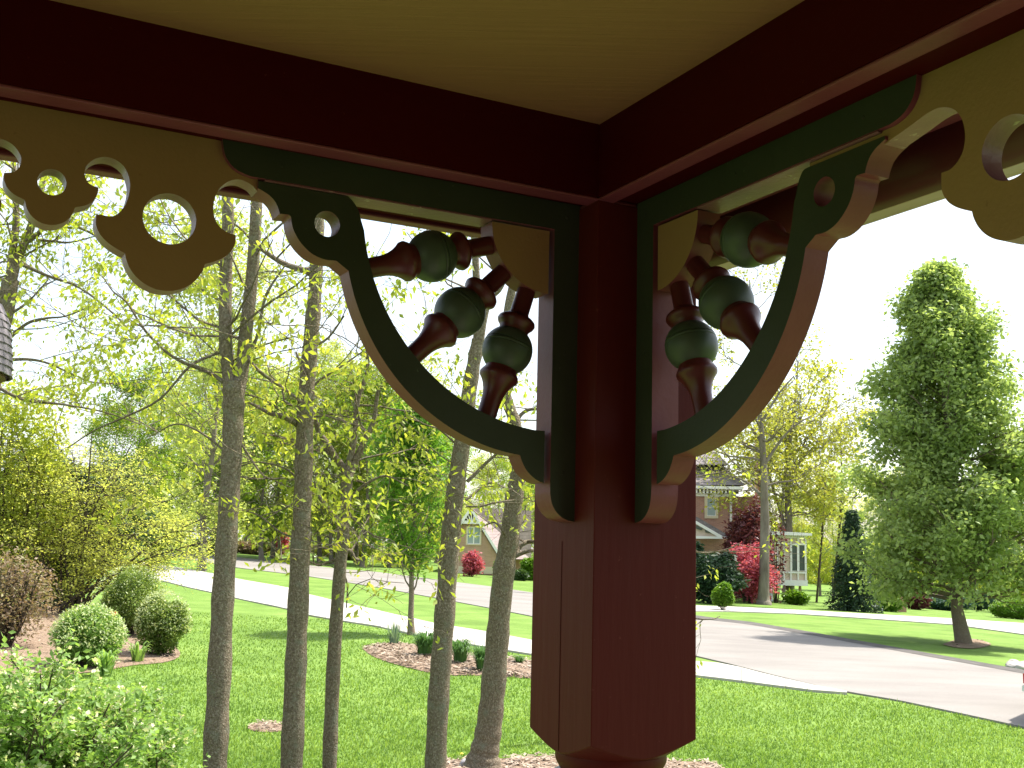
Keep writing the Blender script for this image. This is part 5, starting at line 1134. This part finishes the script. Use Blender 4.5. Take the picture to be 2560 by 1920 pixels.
# stones
def stone(label, px, py, r, seed, name='stone', sq=.55, mat='stone'):
    g_ = np.random.RandomState(seed); p = at(px, py); bm = bmesh.new(); bmesh.ops.create_icosphere(bm, subdivisions=3, radius=1)
    ph_ = g_.uniform(0, 6, 6)
    for v_ in bm.verts:
        c_ = v_.co; k_ = 1 + .12 * math.sin(c_.x * 3 + ph_[0]) + .10 * math.sin(c_.y * 4 + ph_[1]) + .06 * math.sin(c_.z * 6 + c_.x * 5 + ph_[2]); v_.co = Vector((c_.x * r * k_, c_.y * r * .8 * k_, c_.z * r * sq * k_)) + Vector(tuple(p)) + Vector((0, 0, r * .2))
    me = bpy.data.meshes.new(name); bm.to_mesh(me); bm.free(); return tag(link(name, me, None, [M[mat]], 180), label, 'stone')
stone('grey lilac rounded stone at the foot of the bent trunk', 1172, 1918, .12, 1)
stone('dark flat edging stone at the corner of the left bed below the round shrub', 420, 1641, .14, 2, sq=.25, mat='bark_dark')
sh_ = thing('stone_heap', 'small heap of pale broken stone at the far road edge by the right border', 'stones', at(2550, 1672))
for k in range(22):
    q_ = stone('x', 2520 + rnd.uniform(0, 75), 1666 + rnd.uniform(-5, 8), rnd.uniform(.10, .2), 20 + k, sq=.5, mat='concrete')
    for key in ('label', 'category'): del q_[key]
    q_.parent = sh_; q_.matrix_parent_inverse = Matrix.Translation(-sh_.location)
# car tail just entering at the right edge
pc = at(2565, 1815); zc = float(h(pc[0], pc[1])); az_ = math.atan2(pc[0], pc[1]) + R(12)
dA = np.array([math.sin(az_), math.cos(az_), 0]); dW = np.array([math.cos(az_), -math.sin(az_), 0]); co = np.array([pc[0], pc[1], zc])
ct = thing('parked_car', 'dark car with bright bumper, only its tail showing at the right edge', 'car', co + dA * 2.2 + dW * .87)
prof = [(0.05, .30), (0.02, .52), (0.10, .95), (0.55, 1.02), (0.95, 1.42), (2.5, 1.45), (3.2, 1.0), (4.3, .9), (4.45, .6), (4.4, .3)]
V = [co + dA * a + dW * w_ + Z * b_ for w_ in (0, 1.75) for a, b_ in prof]; n_ = len(prof); Fc = [tuple(range(n_)), tuple(range(2 * n_ - 1, n_ - 1, -1))] + [(i, i + n_, (i + 1) % n_ + n_, (i + 1) % n_) for i in range(n_)]
o = pm('body', (V, Fc), ct, 'car_paint'); bevel(o, .06, 3, 25)
pm('bumper', obox(co, dA, dW, Z, (-.07, .1), (-.02, 1.77), (.50, .58)), ct, 'chrome')
for w0 in (-.015, 1.5): pm('tail_lamp', obox(co, dA, dW, Z, (0, .16), (w0, w0 + .265), (.61, .75)), ct, 'car_red')
for xx in (.85, 3.55):
    for yy in (-.02, 1.57):
        c0_ = co + dA * xx + dW * yy + Z * .32
        v, f = lathe([(0, .20), (0, .30), (.02, .32), (.18, .32), (.2, .30), (.2, .2)], c0_, dW, 24); w_ = mesh('wheel', v, f, ct, [M['tyre']], 40); v, f = lathe([(-.005, .04), (-.005, .19), (.21, .19), (.21, .04)], c0_, dW, 20); mesh('rim', v, f, w_, [M['chrome']], 40)
